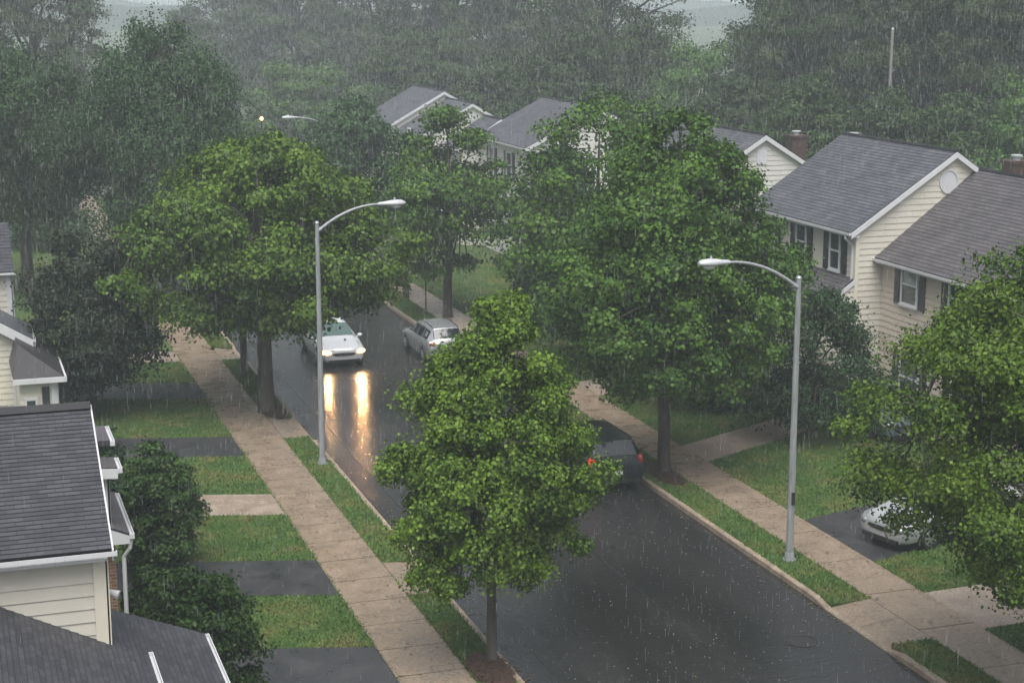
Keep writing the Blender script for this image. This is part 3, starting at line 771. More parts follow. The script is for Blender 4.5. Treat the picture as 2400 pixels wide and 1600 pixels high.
def slope(mb, p_eave0, p_eave1, p_ridge0, course=.2, lip=.012, thick=.10):
    """shingled slope: eave edge p_eave0-p_eave1, upslope towards p_ridge0 (a parallelogram), with thickness."""
    e0, e1, r0 = Vector(p_eave0), Vector(p_eave1), Vector(p_ridge0)
    A = (e1 - e0); la = A.length; A.normalize(); U = r0 - e0; U -= A * U.dot(A); lu = U.length; U.normalize()
    sk = (r0 - e0).dot(A); n = A.cross(U)
    if n.z < 0: n = -n
    mb.lap(e0, A, U, n, [(0, 0), (la, 0), (la + sk, lu), (sk, lu)], course, lip)
    o = [e0, e1, e1 + (r0 - e0), r0]; lo = [q - n * thick for q in o]
    o = [q + n * .0 for q in o]
    mb.face([lo[3], lo[2], lo[1], lo[0]])
    for i in range(4):
        j = (i + 1) % 4; mb.face([o[i] + n * .001, lo[i], lo[j], o[j] + n * .001])
    return A, U, n

def gutter(parent, p0, p1, out, size=.09, mt='trim'):
    """open trough along an eave from p0 to p1; out: horizontal direction away from the wall."""
    p0, p1, out = Vector(p0), Vector(p1), Vector(out); A = (p1 - p0).normalized(); L_ = (p1 - p0).length
    m = MB()
    m.obox(p0, A, Z_, out, 0, L_, -size, 0.0, size - .014, size); m.obox(p0, A, Z_, out, 0, L_, -size, -size + .014, .014, size - .014); m.obox(p0, A, Z_, out, 0, L_, -size, -.02, 0, .014)
    m.obox(p0, A, Z_, out, -.012, 0, -size, 0.0, 0, size); m.obox(p0, A, Z_, out, L_, L_ + .012, -size, 0.0, 0, size)
    return m.build('gutter', M[mt], parent)

def row_house_right(label, x0, y0, y1, ez, rz, depth, sid, roofm, front='siding', gable_vis=True, wins=(), porch=False, vent=None, chimney=None, ds=True, base=-.4, course=.2, group='row houses on the right'):
    """ridge along y; front faces -x at x0; the gable at y0 faces the camera's side."""
    root = empty('row_house', (x0, y0, 0), 0, label, 'house', group)
    def lc(p): return (p[0] - x0, p[1] - y0, p[2])
    x1 = x0 + 2 * depth; xm = x0 + depth; oh = .30
    w = MB()
    w.lap(lc((x0, 0, 0)), Y_, Z_, -X_, [(y0 - 0, base), (y1, base), (y1, ez), (y0, ez)], course, .02)
    w.lap(lc((0, y0, 0)), X_, Z_, -Y_, [(x0, base), (x1, base), (x1, ez), (xm, rz - .06), (x0, ez)], course, .02)
    w.face([lc(p) for p in [(x0, y1, base), (x0, y1, ez), (xm, y1, rz - .06), (x1, y1, ez), (x1, y1, base)]])
    w.face([lc(p) for p in [(x1, y0, base), (x1, y1, base), (x1, y1, ez), (x1, y0, ez)]])
    w.build('wall', M[sid], root)
    r = MB(); k = (rz - ez) / depth; rk = .16
    e_z = ez - k * oh + .10
    slope(r, lc((x0 - oh, y0 - rk, e_z)), lc((x0 - oh, y1 + .05, e_z)), lc((xm, y0 - rk, rz + .10)), .15, .010)
    slope(r, lc((x1 + oh, y0 - rk, e_z)), lc((x1 + oh, y1 + .05, e_z)), lc((xm, y0 - rk, rz + .10)), .15, .010)
    roof = r.build('roof', M[roofm], root)
    rc = MB(); rc.tube([lc((xm, y0 - rk, rz + .105)), lc((xm, y1 + .05, rz + .105))], .07, 6); rc.build('ridge_cap', M['shingle_dark'], root)
    f = MB()
    for (xa, za, xb, zb) in ((x0 - oh, e_z - .02, xm, rz + .08), (x1 + oh, e_z - .02, xm, rz + .08)):
        a_, b_ = Vector(lc((xa, y0 - rk, za))), Vector(lc((xb, y0 - rk, zb)))
        dn = Vector((0, 0, -.19)); nn = Vector((0, -.035, 0))
        q = [a_, b_, b_ + dn, a_ + dn]
        f.faces(q + [p_ + nn for p_ in q], [(0, 1, 2, 3), (4, 7, 6, 5), (0, 4, 5, 1), (1, 5, 6, 2), (2, 6, 7, 3), (3, 7, 4, 0)])
        # soffit return under the rake
        f.face([a_ + dn, b_ + dn, b_ + dn + Vector((0, rk, 0)), a_ + dn + Vector((0, rk, 0))])
    f.build('rake_board', M['trim'], root)
    s = MB(); s.box(x0 - oh - x0, -.003, -rk, y1 - y0, ez - k * oh - .07, ez - k * oh - .03); s.build('soffit', M['trim'], root)
    gutter(root, lc((x0 - oh, y0 - rk, e_z - .01)), lc((x0 - oh, y1, e_z - .01)), -X_)
    c = MB(); c.box(-.04, .09, -.045, .0, base, ez - .12); c.box(-.043, .0, .002, .12, base, ez - .2); c.build('corner_board', M['creamtrim'], root)
    if ds:
        d = MB(); d.tube([lc((x0 - oh - .05, y0 + .12, e_z - .12)), lc((x0 - oh - .05, y0 + .12, e_z - .22)), lc((x0 - .06, y0 + .14, e_z - .50)), lc((x0 - .06, y0 + .14, .1))], .045, 6)
        d.build('downspout', M['trim'], root)
    for (a0, a1, z0, z1, bl) in wins:
        window(root, lc((x0, 0, 0)), Y_, -X_, a0, a1, z0, z1, blind=bl)
    if vent:
        vx, vz, vr, kind = vent; v = MB()
        if kind == 'round':
            for j in range(20):
                a, b = 2 * math.pi * j / 20, 2 * math.pi * (j + 1) / 20
                c_ = lambda rr_, t, yy: lc((vx + rr_ * math.cos(t), y0 - yy, vz + rr_ * 1.15 * math.sin(t)))
                v.face([c_(vr, a, .06), c_(vr, b, .06), c_(vr * .85, b, .06), c_(vr * .85, a, .06)]); v.face([c_(vr, a, .06), c_(vr, a, 0), c_(vr, b, 0), c_(vr, b, .06)])
            v.lap(lc((0, y0 - .03, 0)), X_, Z_, -Y_, [(vx + vr * .87 * math.cos(2 * math.pi * j / 16), vz + vr * .87 * 1.15 * math.sin(2 * math.pi * j / 16)) for j in range(16)], .06, .008)
        else:
            v.obox(lc((vx, y0, vz)), X_, Z_, -Y_, -vr, vr, -vr * 1.3, vr * 1.3, 0, .03)
            v.lap(lc((0, y0 - .032, 0)), X_, Z_, -Y_, [(vx - vr * .85, vz - vr * 1.15), (vx + vr * .85, vz - vr * 1.15), (vx + vr * .85, vz + vr * 1.15), (vx - vr * .85, vz + vr * 1.15)], .07, .022)
        v.build('gable_vent', M['trim'], root)
    if chimney:
        cx, cy, cz = chimney; zb = rz - abs(cx - xm) * k - .1
        m = MB(); m.box(cx - .34 - x0, cx + .34 - x0, cy - .3 - y0, cy + .3 - y0, zb, cz); m.box(cx - .39 - x0, cx + .39 - x0, cy - .35 - y0, cy + .35 - y0, cz, cz + .09)
        ch = m.build('chimney', M['chimney'], roof)
        m = MB(); m.tube([(cx - x0, cy - y0, cz + .09), (cx - x0, cy - y0, cz + .22)], .12, 10); m.tube([(cx - x0, cy - y0, cz + .22), (cx - x0, cy - y0, cz + .27)], .19, 10)
        m.build('flue_cap', M['lampgrey'], root)
    if porch:
        px0, py1, pz_lo, pz_hi = porch
        m = MB(); slope(m, lc((px0, y0 + .02, pz_lo)), lc((px0, py1, pz_lo)), lc((x0 - .02, y0 + .02, pz_hi)), .15, .010); m.build('porch_roof', M['shingle_brown'], root)
        gutter(root, lc((px0, y0 + .02, pz_lo - .01)), lc((px0, py1, pz_lo - .01)), -X_, .09)
        m = MB(); m.lap(lc((0, y0, 0)), X_, Z_, -Y_, [(px0 + .25, base), (x0, base), (x0, pz_hi - .15), (px0 + .25, pz_lo - .02)], course, .02)
        m.lap(lc((px0 + .25, 0, 0)), Y_, Z_, -X_, [(y0, base), (py1, base), (py1, pz_lo - .08), (y0, pz_lo - .08)], course, .02); m.build('porch_wall', M[sid], root)
        m = MB()
        a_, b_ = Vector(lc((px0, y0 - .02, pz_lo - .02))), Vector(lc((x0, y0 - .02, pz_hi - .02))); dn = Vector((0, 0, -.16)); nn = Vector((0, -.035, 0)); q = [a_, b_, b_ + dn, a_ + dn]
        m.faces(q + [p_ + nn for p_ in q], [(0, 1, 2, 3), (4, 7, 6, 5), (0, 4, 5, 1), (1, 5, 6, 2), (2, 6, 7, 3), (3, 7, 4, 0)]); m.build('porch_rake_board', M['trim'], root)
    return root

# right-hand row, near to far
row_house_right('near cream row house with a purplish-grey roof, partly behind the right-hand maple', 29.47, 40.6, 49.0, 5.42, 8.0, 3.45, 'sidingtan', 'shingle_brown',
    wins=[(46.72, 47.72, 3.98, 5.30, True), (44.0, 44.95, 3.98, 5.30, False), (41.6, 42.5, 3.98, 5.3, False), (46.4, 47.6, .9, 2.3, False), (43.2, 44.6, .9, 2.3, False)], chimney=(33.25, 47.3, 8.45), group='row houses on the right')
row_house_right('cream row house with a blue-grey roof and a white oval vent in its gable', 28.47, 49.02, 56.4, 6.28, 8.62, 3.55, 'siding', 'shingle_grey',
    wins=[(49.98, 50.72, 4.72, 6.02, False), (52.35, 53.12, 4.72, 5.98, False), (54.7, 55.45, 4.72, 5.98, False), (50.3, 51.3, .9, 2.2, False)], porch=(26.9, 56.4, 3.55, 4.62), vent=(31.85, 7.72, .36, 'round'))
row_house_right('white row house showing only its gable with a small square vent', 28.6, 62.0, 71.0, 6.3, 8.15, 3.0, 'sidingwhite', 'shingle_grey', vent=(31.5, 7.35, .24, 'square'),
    wins=[(63.6, 64.4, 4.3, 5.6, False), (66.6, 67.4, 4.3, 5.6, False)], chimney=(33.35, 62.6, 8.05))
row_house_right('pale row house whose dark-shuttered upper windows show above the trees', 28.5, 81.8, 90.0, 6.15, 8.0, 3.6, 'sidingwhite', 'shingle_grey',
    wins=[(87.6, 88.5, 4.2, 5.6, False), (84.6, 85.5, 4.2, 5.6, False)])
row_house_right('far pale row house joined behind the dark-shuttered one', 27.4, 90.02, 93.0, 5.45, 6.85, 2.2, 'sidingwhite', 'shingle_grey')
row_house_right('nearer of the two small misty gabled houses up the street', 28.6, 103.0, 108.6, 4.9, 6.85, 3.4, 'sidingwhite', 'shingle_grey', vent=(32.0, 6.1, .22, 'square'), wins=[(105, 105.9, 4, 5.3, False)])
row_house_right('farther of the two small misty gabled houses up the street', 28.2, 108.62, 116.0, 5.3, 7.3, 3.6, 'sidingwhite', 'shingle_grey', wins=[(111, 111.9, 4, 5.3, False)])

# second stack beside the white gable: a brick chimney on the rear of a house mostly hidden behind the cream one
ck = empty('brick_chimney', (33.5, 58.2, 0), 0, 'big dark red brick chimney stack rising behind the blue-grey roof', 'chimney')
m = MB(); m.box(-.38, .38, -.34, .34, -.3, 8.3); m.build('stack', M['chimney'], ck)
m = MB(); m.box(-.44, .44, -.40, .40, 8.3, 8.39); m.build('crown_slab', M['chimney'], ck)
m = MB(); m.tube([(0, 0, 8.39), (0, 0, 8.53)], .13, 10); m.tube([(0, 0, 8.53), (0, 0, 8.58)], .2, 10); m.build('flue_cap', M['lampgrey'], ck)

# ---- left-hand houses
def lap_wall_y(mb, x0, x1, y, z0, z1f, course=.2):
    """wall facing -y between x0 and x1, top heights z1f = (left, right)."""
    mb.lap((0, y, 0), X_, Z_, -Y_, [(x0, z0), (x1, z0), (x1, z1f[1]), (x0, z1f[0])], course, .02)
def lap_wall_x(mb, x, y0, y1, z0, top, course=.2):
    """wall facing +x; top is a list of (y,z)."""
    mb.lap((x, 0, 0), Y_, Z_, X_, [(y0, z0), (y1, z0)] + top, course, .02)
def rake(mb, p, q, dn=.22, nrm=(0, -.035, 0)):
    a_, b_ = Vector(p), Vector(q); d = Vector((0, 0, -dn)); nn = Vector(nrm); w = [a_, b_, b_ + d, a_ + d]
    mb.faces(w + [p_ + nn for p_ in w], [(0, 1, 2, 3), (4, 7, 6, 5), (0, 4, 5, 1), (1, 5, 6, 2), (2, 6, 7, 3), (3, 7, 4, 0)])

# nearest house: upper block with its roof towards the camera, a lower wing and a porch roof below
h1 = empty('row_house', (2.05, 26, 0), 0, 'nearest left house with dark shingles, cream boards and white gutters', 'house', 'houses on the left')
def P1(o): o.parent = h1; o.matrix_parent_inverse = Matrix.Translation((-2.05, -26, 0)); return o
m = MB(); m.lap((0, 26, 0), X_, Z_, -Y_, [(-6, -.3), (2.05, -.3), (2.05, 5.42), (-6, 5.42)], .215, .022)
m.lap((2.05, 0, 0), Y_, Z_, X_, [(26, -.3), (31.4, -.3), (31.4, 5.42), (28.7, 6.98), (26, 5.42)], .215, .022)
m.face([(-6, 31.4, -.3), (2.05, 31.4, -.3), (2.05, 31.4, 5.42), (-6, 31.4, 5.42)]); P1(m.build('wall', M['siding']))
m = MB(); slope(m, (-6, 25.72, 5.55), (2.14, 25.72, 5.55), (-6, 28.7, 7.16), .095, .010); slope(m, (-6, 31.68, 5.55), (2.14, 31.68, 5.55), (-6, 28.7, 7.16), .095, .010)
rf = P1(m.build('roof', M['shingle_dark']))
m = MB(); m.obox((0, 28.7, 7.17), X_, Vector((0, -.88, -.475)), Vector((0, -.475, .88)), -6, 2.15, -.0, .17, .012, .03); m.obox((0, 28.7, 7.17), X_, Vector((0, .88, -.475)), Vector((0, .475, .88)), -6, 2.15, -.0, .17, .012, .03)
P1(m.build('ridge_cap', M['shingle_dark']))
P1(gutter(None, (-6, 25.70, 5.53), (2.2, 25.70, 5.53), -Y_, .075))
m = MB(); rake(m, (2.14, 25.72, 5.53), (2.14, 28.7, 7.14), .18, (.03, 0, 0)); rake(m, (2.14, 31.68, 5.53), (2.14, 28.7, 7.14), .18, (.03, 0, 0)); P1(m.build('rake_board', M['trim']))
m = MB(); m.box(1.86, 2.075, 25.955, 26.0, -.3, 5.4); m.box(2.05, 2.095, 25.955, 26.14, -.3, 5.4); P1(m.build('corner_board', M['creamtrim']))
m = MB(); m.box(-6, 2.06, 25.72, 25.95, 5.36, 5.40); P1(m.build('soffit', M['trim']))
m = MB(); m.tube([(2.08, 26.35, 4.62), (2.17, 26.35, 4.64)], .04, 8); m.tube([(2.15, 26.35, 4.62), (2.26, 26.30, 4.58)], [.05, .075], 10); P1(m.build('wall_lamp', M['trim']))
# lower wing (ridge along the street, sloping to +x) and porch roof
m = MB()
def sx(x0, z0, y0, y1, x1, z1, mb, course=.15): slope(mb, (x0, y0, z0), (x0, y1, z0), (x1, y0, z1), course, .012)
sx(2.66, 3.60, 12, 25.975, -6, 7.93, m); P1(m.build('wing_roof', M['shingle_dark']))
m = MB(); sx(2.66, 3.60, 25.976, 26.2, 2.11, 3.875, m)
sx(3.84, 3.03, 17, 28.2, 2.10, 3.73, m); P1(m.build('porch_roof', M['shingle_dark']))
P1(gutter(None, (2.66, 12, 3.60), (2.66, 26.2, 3.60), X_, .085)); P1(gutter(None, (3.84, 17, 3.02), (3.84, 28.2, 3.02), X_, .085))
m = MB(); m.lap((3.5, 0, 0), Y_, Z_, X_, [(17, -.3), (28.0, -.3), (28.0, 2.95), (17, 2.95)], .215, .02)
m.face([(2.06, 28.0, -.3), (3.5, 28.0, -.3), (3.5, 28.0, 3.05), (2.06, 28.0, 3.55)]); m.face([(2.4, 12, -.3), (2.4, 25.9, -.3), (2.4, 25.9, 3.55), (2.4, 12, 3.55)]); P1(m.build('porch_wall', M['siding']))

# the house beyond: two stepped roofs, a brick corner and a downspout
h2 = empty('row_house', (2.85, 34.6, 0), 0, 'house past the nearest one, showing stepped porch roofs and a brick corner', 'house', 'houses on the left')
def P2(o): o.parent = h2; o.matrix_parent_inverse = Matrix.Translation((-2.85, -34.6, 0)); return o
m = MB(); lap_wall_y(m, -5, 2.85, 34.6, 2.95, (4.3, 4.3)); lap_wall_x(m, 2.85, 34.6, 40, 2.95, [(40, 4.3), (34.6, 4.3)]); m.face([(-5, 40, -.3), (2.85, 40, -.3), (2.85, 40, 4.4), (-5, 40, 4.4)]); P2(m.build('wall', M['siding']))
m = MB(); m.lap((0, 34.58, 0), X_, Z_, -Y_, [(-5, -.3), (2.95, -.3), (2.95, 2.94), (-5, 2.94)], 3.5, 0); m.lap((2.95, 0, 0), Y_, Z_, X_, [(34.58, -.3), (40, -.3), (40, 2.94), (34.58, 2.94)], 3.5, 0); P2(m.build('brick_wall', M['brick']))
m = MB(); sx(3.05, 4.42, 34.35, 35.2, -5, 5.0, m); sx(3.0, 4.78, 35.2, 36.5, -5, 5.12, m); sx(2.95, 4.4, 36.5, 40.1, -5, 4.9, m); P2(m.build('roof', M['shingle_brown']))
P2(gutter(None, (3.05, 34.35, 4.41), (3.05, 35.2, 4.41), X_, .10)); P2(gutter(None, (3.0, 35.2, 4.77), (3.0, 36.5, 4.77), X_, .10))
m = MB(); rake(m, (3.05, 34.35, 4.40), (-5, 34.35, 4.98), .2); m.box(2.80, 2.89, 34.555, 34.6, 2.95, 4.3); m.box(2.85, 2.895, 34.555, 34.68, 2.95, 4.3); P2(m.build('rake_board', M['trim']))
m = MB(); sx(3.22, 3.03, 34.25, 37.3, 2.3, 3.42, m); P2(m.build('porch_roof', M['shingle_brown']))
P2(gutter(None, (3.22, 34.25, 3.02), (3.22, 37.3, 3.02), X_, .10))
m = MB(); m.faces([(2.3, 34.24, 3.38), (3.22, 34.24, 2.99), (3.22, 34.24, 2.82), (2.3, 34.24, 2.82), (2.3, 34.6, 3.38), (3.22, 34.6, 2.99), (3.22, 34.6, 2.82), (2.3, 34.6, 2.82)], [(0, 3, 2, 1), (3, 7, 6, 2), (0, 4, 7, 3)]); P2(m.build('porch_gable', M['trim']))
m = MB(); m.tube([(3.26, 34.32, 2.92), (3.22, 34.32, 2.7), (3.10, 34.40, 2.5), (3.10, 34.40, .25), (3.30, 34.30, .1)], .045, 6); P2(m.build('downspout', M['trim']))

def left_house(label, name='row_house', porch=True):
    """third house: a lower wing whose gable faces the camera, an upper block behind it, a hipped porch."""
    h = empty(name, (2.0, 56, 0), 0, label, 'house', 'houses on the left')
    def Pp(o): o.parent = h; o.matrix_parent_inverse = Matrix.Translation((-2.0, -56, 0)); return o
    k = .62; top = lambda x: 2.97 + k * (2.5 - x)
    m = MB(); m.lap((0, 56, 0), X_, Z_, -Y_, [(-2, -2.0), (1.97, -2.0), (1.97, top(1.97) - .08), (-2, top(-2) - .08)], .2, .02)
    m.lap((1.97, 0, 0), Y_, Z_, X_, [(56, -2), (62.8, -2), (62.8, 3.1), (56, 3.1)], .2, .02)
    m.lap((0, 58.4, 0), X_, Z_, -Y_, [(-3, 3), (2.02, 3), (2.02, 4.75), (-3, 4.75)], .2, .02)
    m.lap((2.02, 0, 0), Y_, Z_, X_, [(58.4, -2), (63.2, -2), (63.2, 4.7), (60.8, 6.0), (58.4, 4.7)], .2, .02); Pp(m.build('wall', M['siding']))
    m = MB(); sx(2.5, 2.97, 55.75, 58.38, -2, top(-2), m); Pp(m.build('wing_roof', M['shingle_grey']))
    m = MB(); slope(m, (-3, 58.12, 4.82), (2.12, 58.12, 4.82), (-3, 60.8, 6.12), .2, .014); slope(m, (-3, 63.5, 4.82), (2.12, 63.5, 4.82), (-3, 60.8, 6.12), .2, .014); Pp(m.build('roof', M['shingle_dark']))
    Pp(gutter(None, (2.5, 55.75, 2.96), (2.5, 58.4, 2.96), X_, .085)); Pp(gutter(None, (-3, 58.1, 4.80), (2.16, 58.1, 4.80), -Y_, .075))
    m = MB(); rake(m, (2.5, 55.75, 2.95), (-2, 55.75, top(-2) - .02), .34)
    m.faces([(1.95, 55.74, 2.95), (2.5, 55.74, 2.95), (2.5, 55.74, 2.75), (1.95, 55.74, 2.58)], [(0, 3, 2, 1)]); m.box(1.95, 2.5, 55.76, 58.4, 2.70, 2.74); Pp(m.build('rake_board', M['trim']))
    m = MB(); m.box(1.80, 2.0, 55.95, 56, -2, 2.7); m.box(1.97, 2.02, 55.95, 56.12, -2, 2.7); m.box(1.86, 2.05, 58.35, 58.4, 2.9, 4.7); m.box(2.02, 2.07, 58.35, 58.5, 2.9, 4.7); Pp(m.build('corner_board', M['trim']))
    m = MB(); m.tube([(2.56, 55.82, 2.86), (2.54, 55.84, 2.72), (2.12, 55.9, 2.45), (2.10, 55.9, 2.3), (2.10, 55.9, -.2)], .045, 6); Pp(m.build('downspout', M['trim']))
    if porch:
        m = MB(); m.lap((0, 53.25, 0), X_, Z_, -Y_, [(1.9, -.3), (3.02, -.3), (3.02, 2.2), (1.9, 2.2)], .2, .02); m.lap((3.02, 0, 0), Y_, Z_, X_, [(53.25, -.3), (57.2, -.3), (57.2, 2.2), (53.25, 2.2)], .2, .02)
        m.face([(1.9, 53.25, -.3), (1.9, 55.9, -.3), (1.9, 55.9, 2.2), (1.9, 53.25, 2.2)][::-1]); Pp(m.build('porch_wall', M['siding']))
        a, b, c, d = (1.72, 53.0, 2.27), (3.25, 53.0, 2.27), (3.25, 57.3, 2.27), (1.72, 57.3, 2.27); r1, r2 = (1.95, 54.5, 3.08), (1.95, 57.3, 3.08)
        m = MB(); m.face([a, b, r1]); m.face([b, c, r2, r1]); m.face([d, a, r1, r2]); m.face([c, d, r2]); m.face([a, d, c, b]); Pp(m.build('porch_roof', M['shingle_brown']))
        m = MB(); m.box(1.70, 3.28, 52.94, 53.0, 2.12, 2.28); m.box(3.25, 3.31, 52.94, 57.3, 2.12, 2.28); Pp(m.build('porch_fascia', M['trim']))
        m = MB(); m.box(2.84, 3.06, 53.2, 53.25, -.3, 2.14); m.box(3.02, 3.06, 53.2, 53.4, -.3, 2.14); Pp(m.build('porch_corner_board', M['trim']))
        w = window(None, (0, 53.23, 0), X_, -Y_, 2.02, 2.42, .7, 1.62, shut=0); Pp(w)
        m = MB(); m.box(2.56, 2.78, 53.18, 53.25, .5, 1.95); Pp(m.build('shutter', M['shutter']))
    return h
h3 = left_house('third left house with a small hipped porch beside the dark tree')
h4 = copy_tree(h3); h4.location = (2.55, 80, .75); tag(h4, 'farthest left house, a sliver of white gutters at the left edge')

# ------------------------------------------------------------------ cars
def catmull(P, n):
    P = np.array(P, float); out = []
    for i in range(len(P) - 1):
        p0, p1, p2, p3 = P[max(i - 1, 0)], P[i], P[i + 1], P[min(i + 2, len(P) - 1)]
        for k in range(n):
            t = k / n; out.append(.5 * ((2 * p1) + (-p0 + p2) * t + (2 * p0 - 5 * p1 + 4 * p2 - p3) * t * t + (-p0 + 3 * p1 - 3 * p2 + p3) * t ** 3))
    out.append(P[-1]); return np.array(out)
def car(name, loc, rz, label, paint, st, glass, roof_i, ws, rw, sides, wheels, wr=.32, lit=False, taillit=False, rails=False, cat='car', lamp=None, tail=None, grille=None, dark_lower=False):
    """st: stations front to rear (x, half width, z bottom, z belt, z top, top half width, cabin 0..1)."""
    root = empty(name, loc, rz, label, cat, None)
    def sec(s):
        x, hw, zb, zm, zt, ht, c = s
        return [(0, zb), (hw * .84, zb), (hw * .95, zb + .07), (hw * .995, zb + (zm - zb) * .45), (hw, zb + (zm - zb) * .72), (hw * .965, zm), (ht + (hw - ht) * .05, zt - .055 - .03 * c), (ht * .93, zt - .016), (ht * .55, zt), (0, zt + .004)]
    S3 = [[(s[0], y, z) for y, z in sec(s)] for s in st]
    rings = []
    for r in S3: rings.append(r + [(x, -y, z) for x, y, z in r[::-1][1:-1]])
    mb = MB(); mb.rings(rings)
    body = mb.build('body', paint, root, smooth=True, angle=38)
    md = body.modifiers.new('bevel', 'BEVEL'); md.width = .018; md.segments = 2; md.limit_method = 'ANGLE'; md.angle_limit = R(30)
    def glasspatch(nm, cs, off=.010, m_=glass, inset=(.05, .95, .08, .92), parent=root, thick=True):
        a, b, c, d = [Vector(p) for p in cs]   # a-b along u (bottom), d-c top
        def bl(u, v): return (a * (1 - u) + b * u) * (1 - v) + (d * (1 - u) + c * u) * v
        n = (b - a).cross(d - a).normalized()
        if n.y * a.y < 0: n = -n
        u0, u1, v0, v1 = inset; q = [bl(u0, v0), bl(u1, v0), bl(u1, v1), bl(u0, v1)]
        g = MB(); g.faces([p + n * off for p in q] + [p - n * .03 for p in q], [(0, 1, 2, 3), (0, 4, 5, 1), (1, 5, 6, 2), (2, 6, 7, 3), (3, 7, 4, 0)])
        return g.build(nm, m_, parent)
    def top_pts(i, s=1): return [(S3[i][k][0], S3[i][k][1] * s, S3[i][k][2]) for k in range(10)]
    # windscreen / rear window over points 6..9 (both sides)
    for nm, (i, j) in (('windscreen', ws), ('rear_window', rw)):
        A_, B_ = top_pts(i), top_pts(j); A2, B2 = top_pts(i, -1), top_pts(j, -1)
        k = 7
        base = [A_[k], A2[k], B2[k], B_[k]]
        up = .028 
        q = [(p[0], p[1], p[2]) for p in base]
        g = MB(); mid = lambda p, q_: tuple((a + b) / 2 for a, b in zip(p, q_))
        # five-point strip that follows the crown
        rowA = [A_[6], A_[7], A_[8], A_[9], A2[8], A2[7], A2[6]]; rowB = [B_[6], B_[7], B_[8], B_[9], B2[8], B2[7], B2[6]]
        n = (Vector(B_[9]) - Vector(A_[9])).cross(Vector((0, 1, 0))); n = n if n.z > 0 else -n; n.normalize()
        def L_(r, t0): return [Vector(a).lerp(Vector(b), t0) for a, b in zip(rowA, rowB)]
        lo, hi = L_(0, .07), L_(0, .93)
        for r_ in (lo, hi):
            for e_, f_ in ((0, 1), (6, 5)): r_[e_] = r_[e_].lerp(r_[f_], .35)
        for k in range(6):
            g.face([lo[k] + n * .012, lo[k + 1] + n * .012, hi[k + 1] + n * .012, hi[k] + n * .012])
        g.build(nm, glass, root, smooth=True)
    for sgn in (1, -1):
        for (i, j) in sides:
            A_, B_ = top_pts(i, sgn), top_pts(j, sgn)
            glasspatch('side_window', [A_[5], B_[5], B_[6], A_[6]], inset=(.06, .94, .10, .90))
        mi = ws[0]; p = top_pts(mi, sgn)[5]
        g = MB(); mx, my, mz = p[0] - .25, (abs(p[1]) + .13) * sgn, p[2] + .06
        rg = [[(mx + dx, my + .11 * r_ * math.cos(t), mz + .075 * r_ * math.sin(t)) for t in [2 * math.pi * q / 10 for q in range(10)]] for dx, r_ in ((.09, .3), (.05, .85), (-.02, 1), (-.05, .9))]
        g.rings(rg); g.tube([(mx, p[1] * .97, mz - .05), (mx, my, mz - .03)], .025, 6); g.build('mirror', paint, root, smooth=True, angle=50)
    for wx in wheels:
        for sgn in (1, -1):
            hw = np.interp(-wx, [-s[0] for s in st], [s[1] for s in st])
            yc = (hw - .085) * sgn
            a = MB(); arch = []
            for q in range(15):
                t = math.pi * (q / 14); arch.append((wx + (wr + .055) * math.cos(t), (hw + .004) * sgn, wr - .01 + (wr + .055) * math.sin(t)))
            arch += [(wx - (wr + .055), (hw + .004) * sgn, wr - .14), (wx + (wr + .055), (hw + .004) * sgn, wr - .14)]
            a.face(arch if sgn < 0 else arch[::-1]); inn = [(p_[0], p_[1] - sgn * .2, p_[2]) for p_ in arch]
            for q in range(len(arch)):
                r_ = (q + 1) % len(arch); a.face([arch[q], arch[r_], inn[r_], inn[q]])
            a.build('wheel_arch', M['blackplastic'], root)
            t = MB(); prof = [(-.10, wr * .62), (-.105, wr * .9), (-.08, wr * .985), (0, wr), (.08, wr * .985), (.105, wr * .9), (.10, wr * .62)]
            rg = [[(wx + r_ * math.cos(q), yc + sgn * (.012 + d_), wr + r_ * math.sin(q)) for q in [2 * math.pi * k / 24 for k in range(24)]] for d_, r_ in prof]
            t.rings(rg); wh = t.build('wheel', M['rubber'], root, smooth=True, angle=45)
            r_ = MB(); yo = yc + sgn * .118
            for q in range(7):
                an = 2 * math.pi * q / 7; e = Vector((math.cos(an), 0, math.sin(an))); f_ = Vector((-math.sin(an), 0, math.cos(an)))
                r_.obox((wx, yo, wr), e, f_, (0, sgn, 0), .03, wr * .62, -.028, .028, -.02, .006)
            r_.tube([(wx, yo - sgn * .02, wr), (wx, yo + sgn * .012, wr)], .06, 10)
            for q in range(24):
                an, bn = 2 * math.pi * q / 24, 2 * math.pi * (q + 1) / 24; c_ = lambda rr_, t_, y_: (wx + rr_ * math.cos(t_), y_, wr + rr_ * math.sin(t_))
                r_.face([c_(wr * .58, an, yo), c_(wr * .66, an, yo - sgn * .004), c_(wr * .66, bn, yo - sgn * .004), c_(wr * .58, bn, yo)])
            r_.build('rim', M['rim'], wh)
    f = st[0]; 
    def blob(nm, c, rx, ry, rz_, m_, rot=0.0, parent=root):
        g = MB(); cr, sr = math.cos(rot), math.sin(rot)
        el_ = lambda b, t: (rx * math.cos(b), ry * math.sin(b) * math.cos(t), rz_ * math.sin(b) * math.sin(t))
        rg = [[(c[0] + p_[0] * cr - p_[1] * sr, c[1] + p_[0] * sr + p_[1] * cr, c[2] + p_[2]) for p_ in (el_(b, t) for t in [2 * math.pi * k / 14 for k in range(14)])] for b in [.08 + (math.pi - .16) * j / 8 for j in range(9)]]
        g.rings(rg); o = g.build(nm, m_, parent, smooth=True); return o
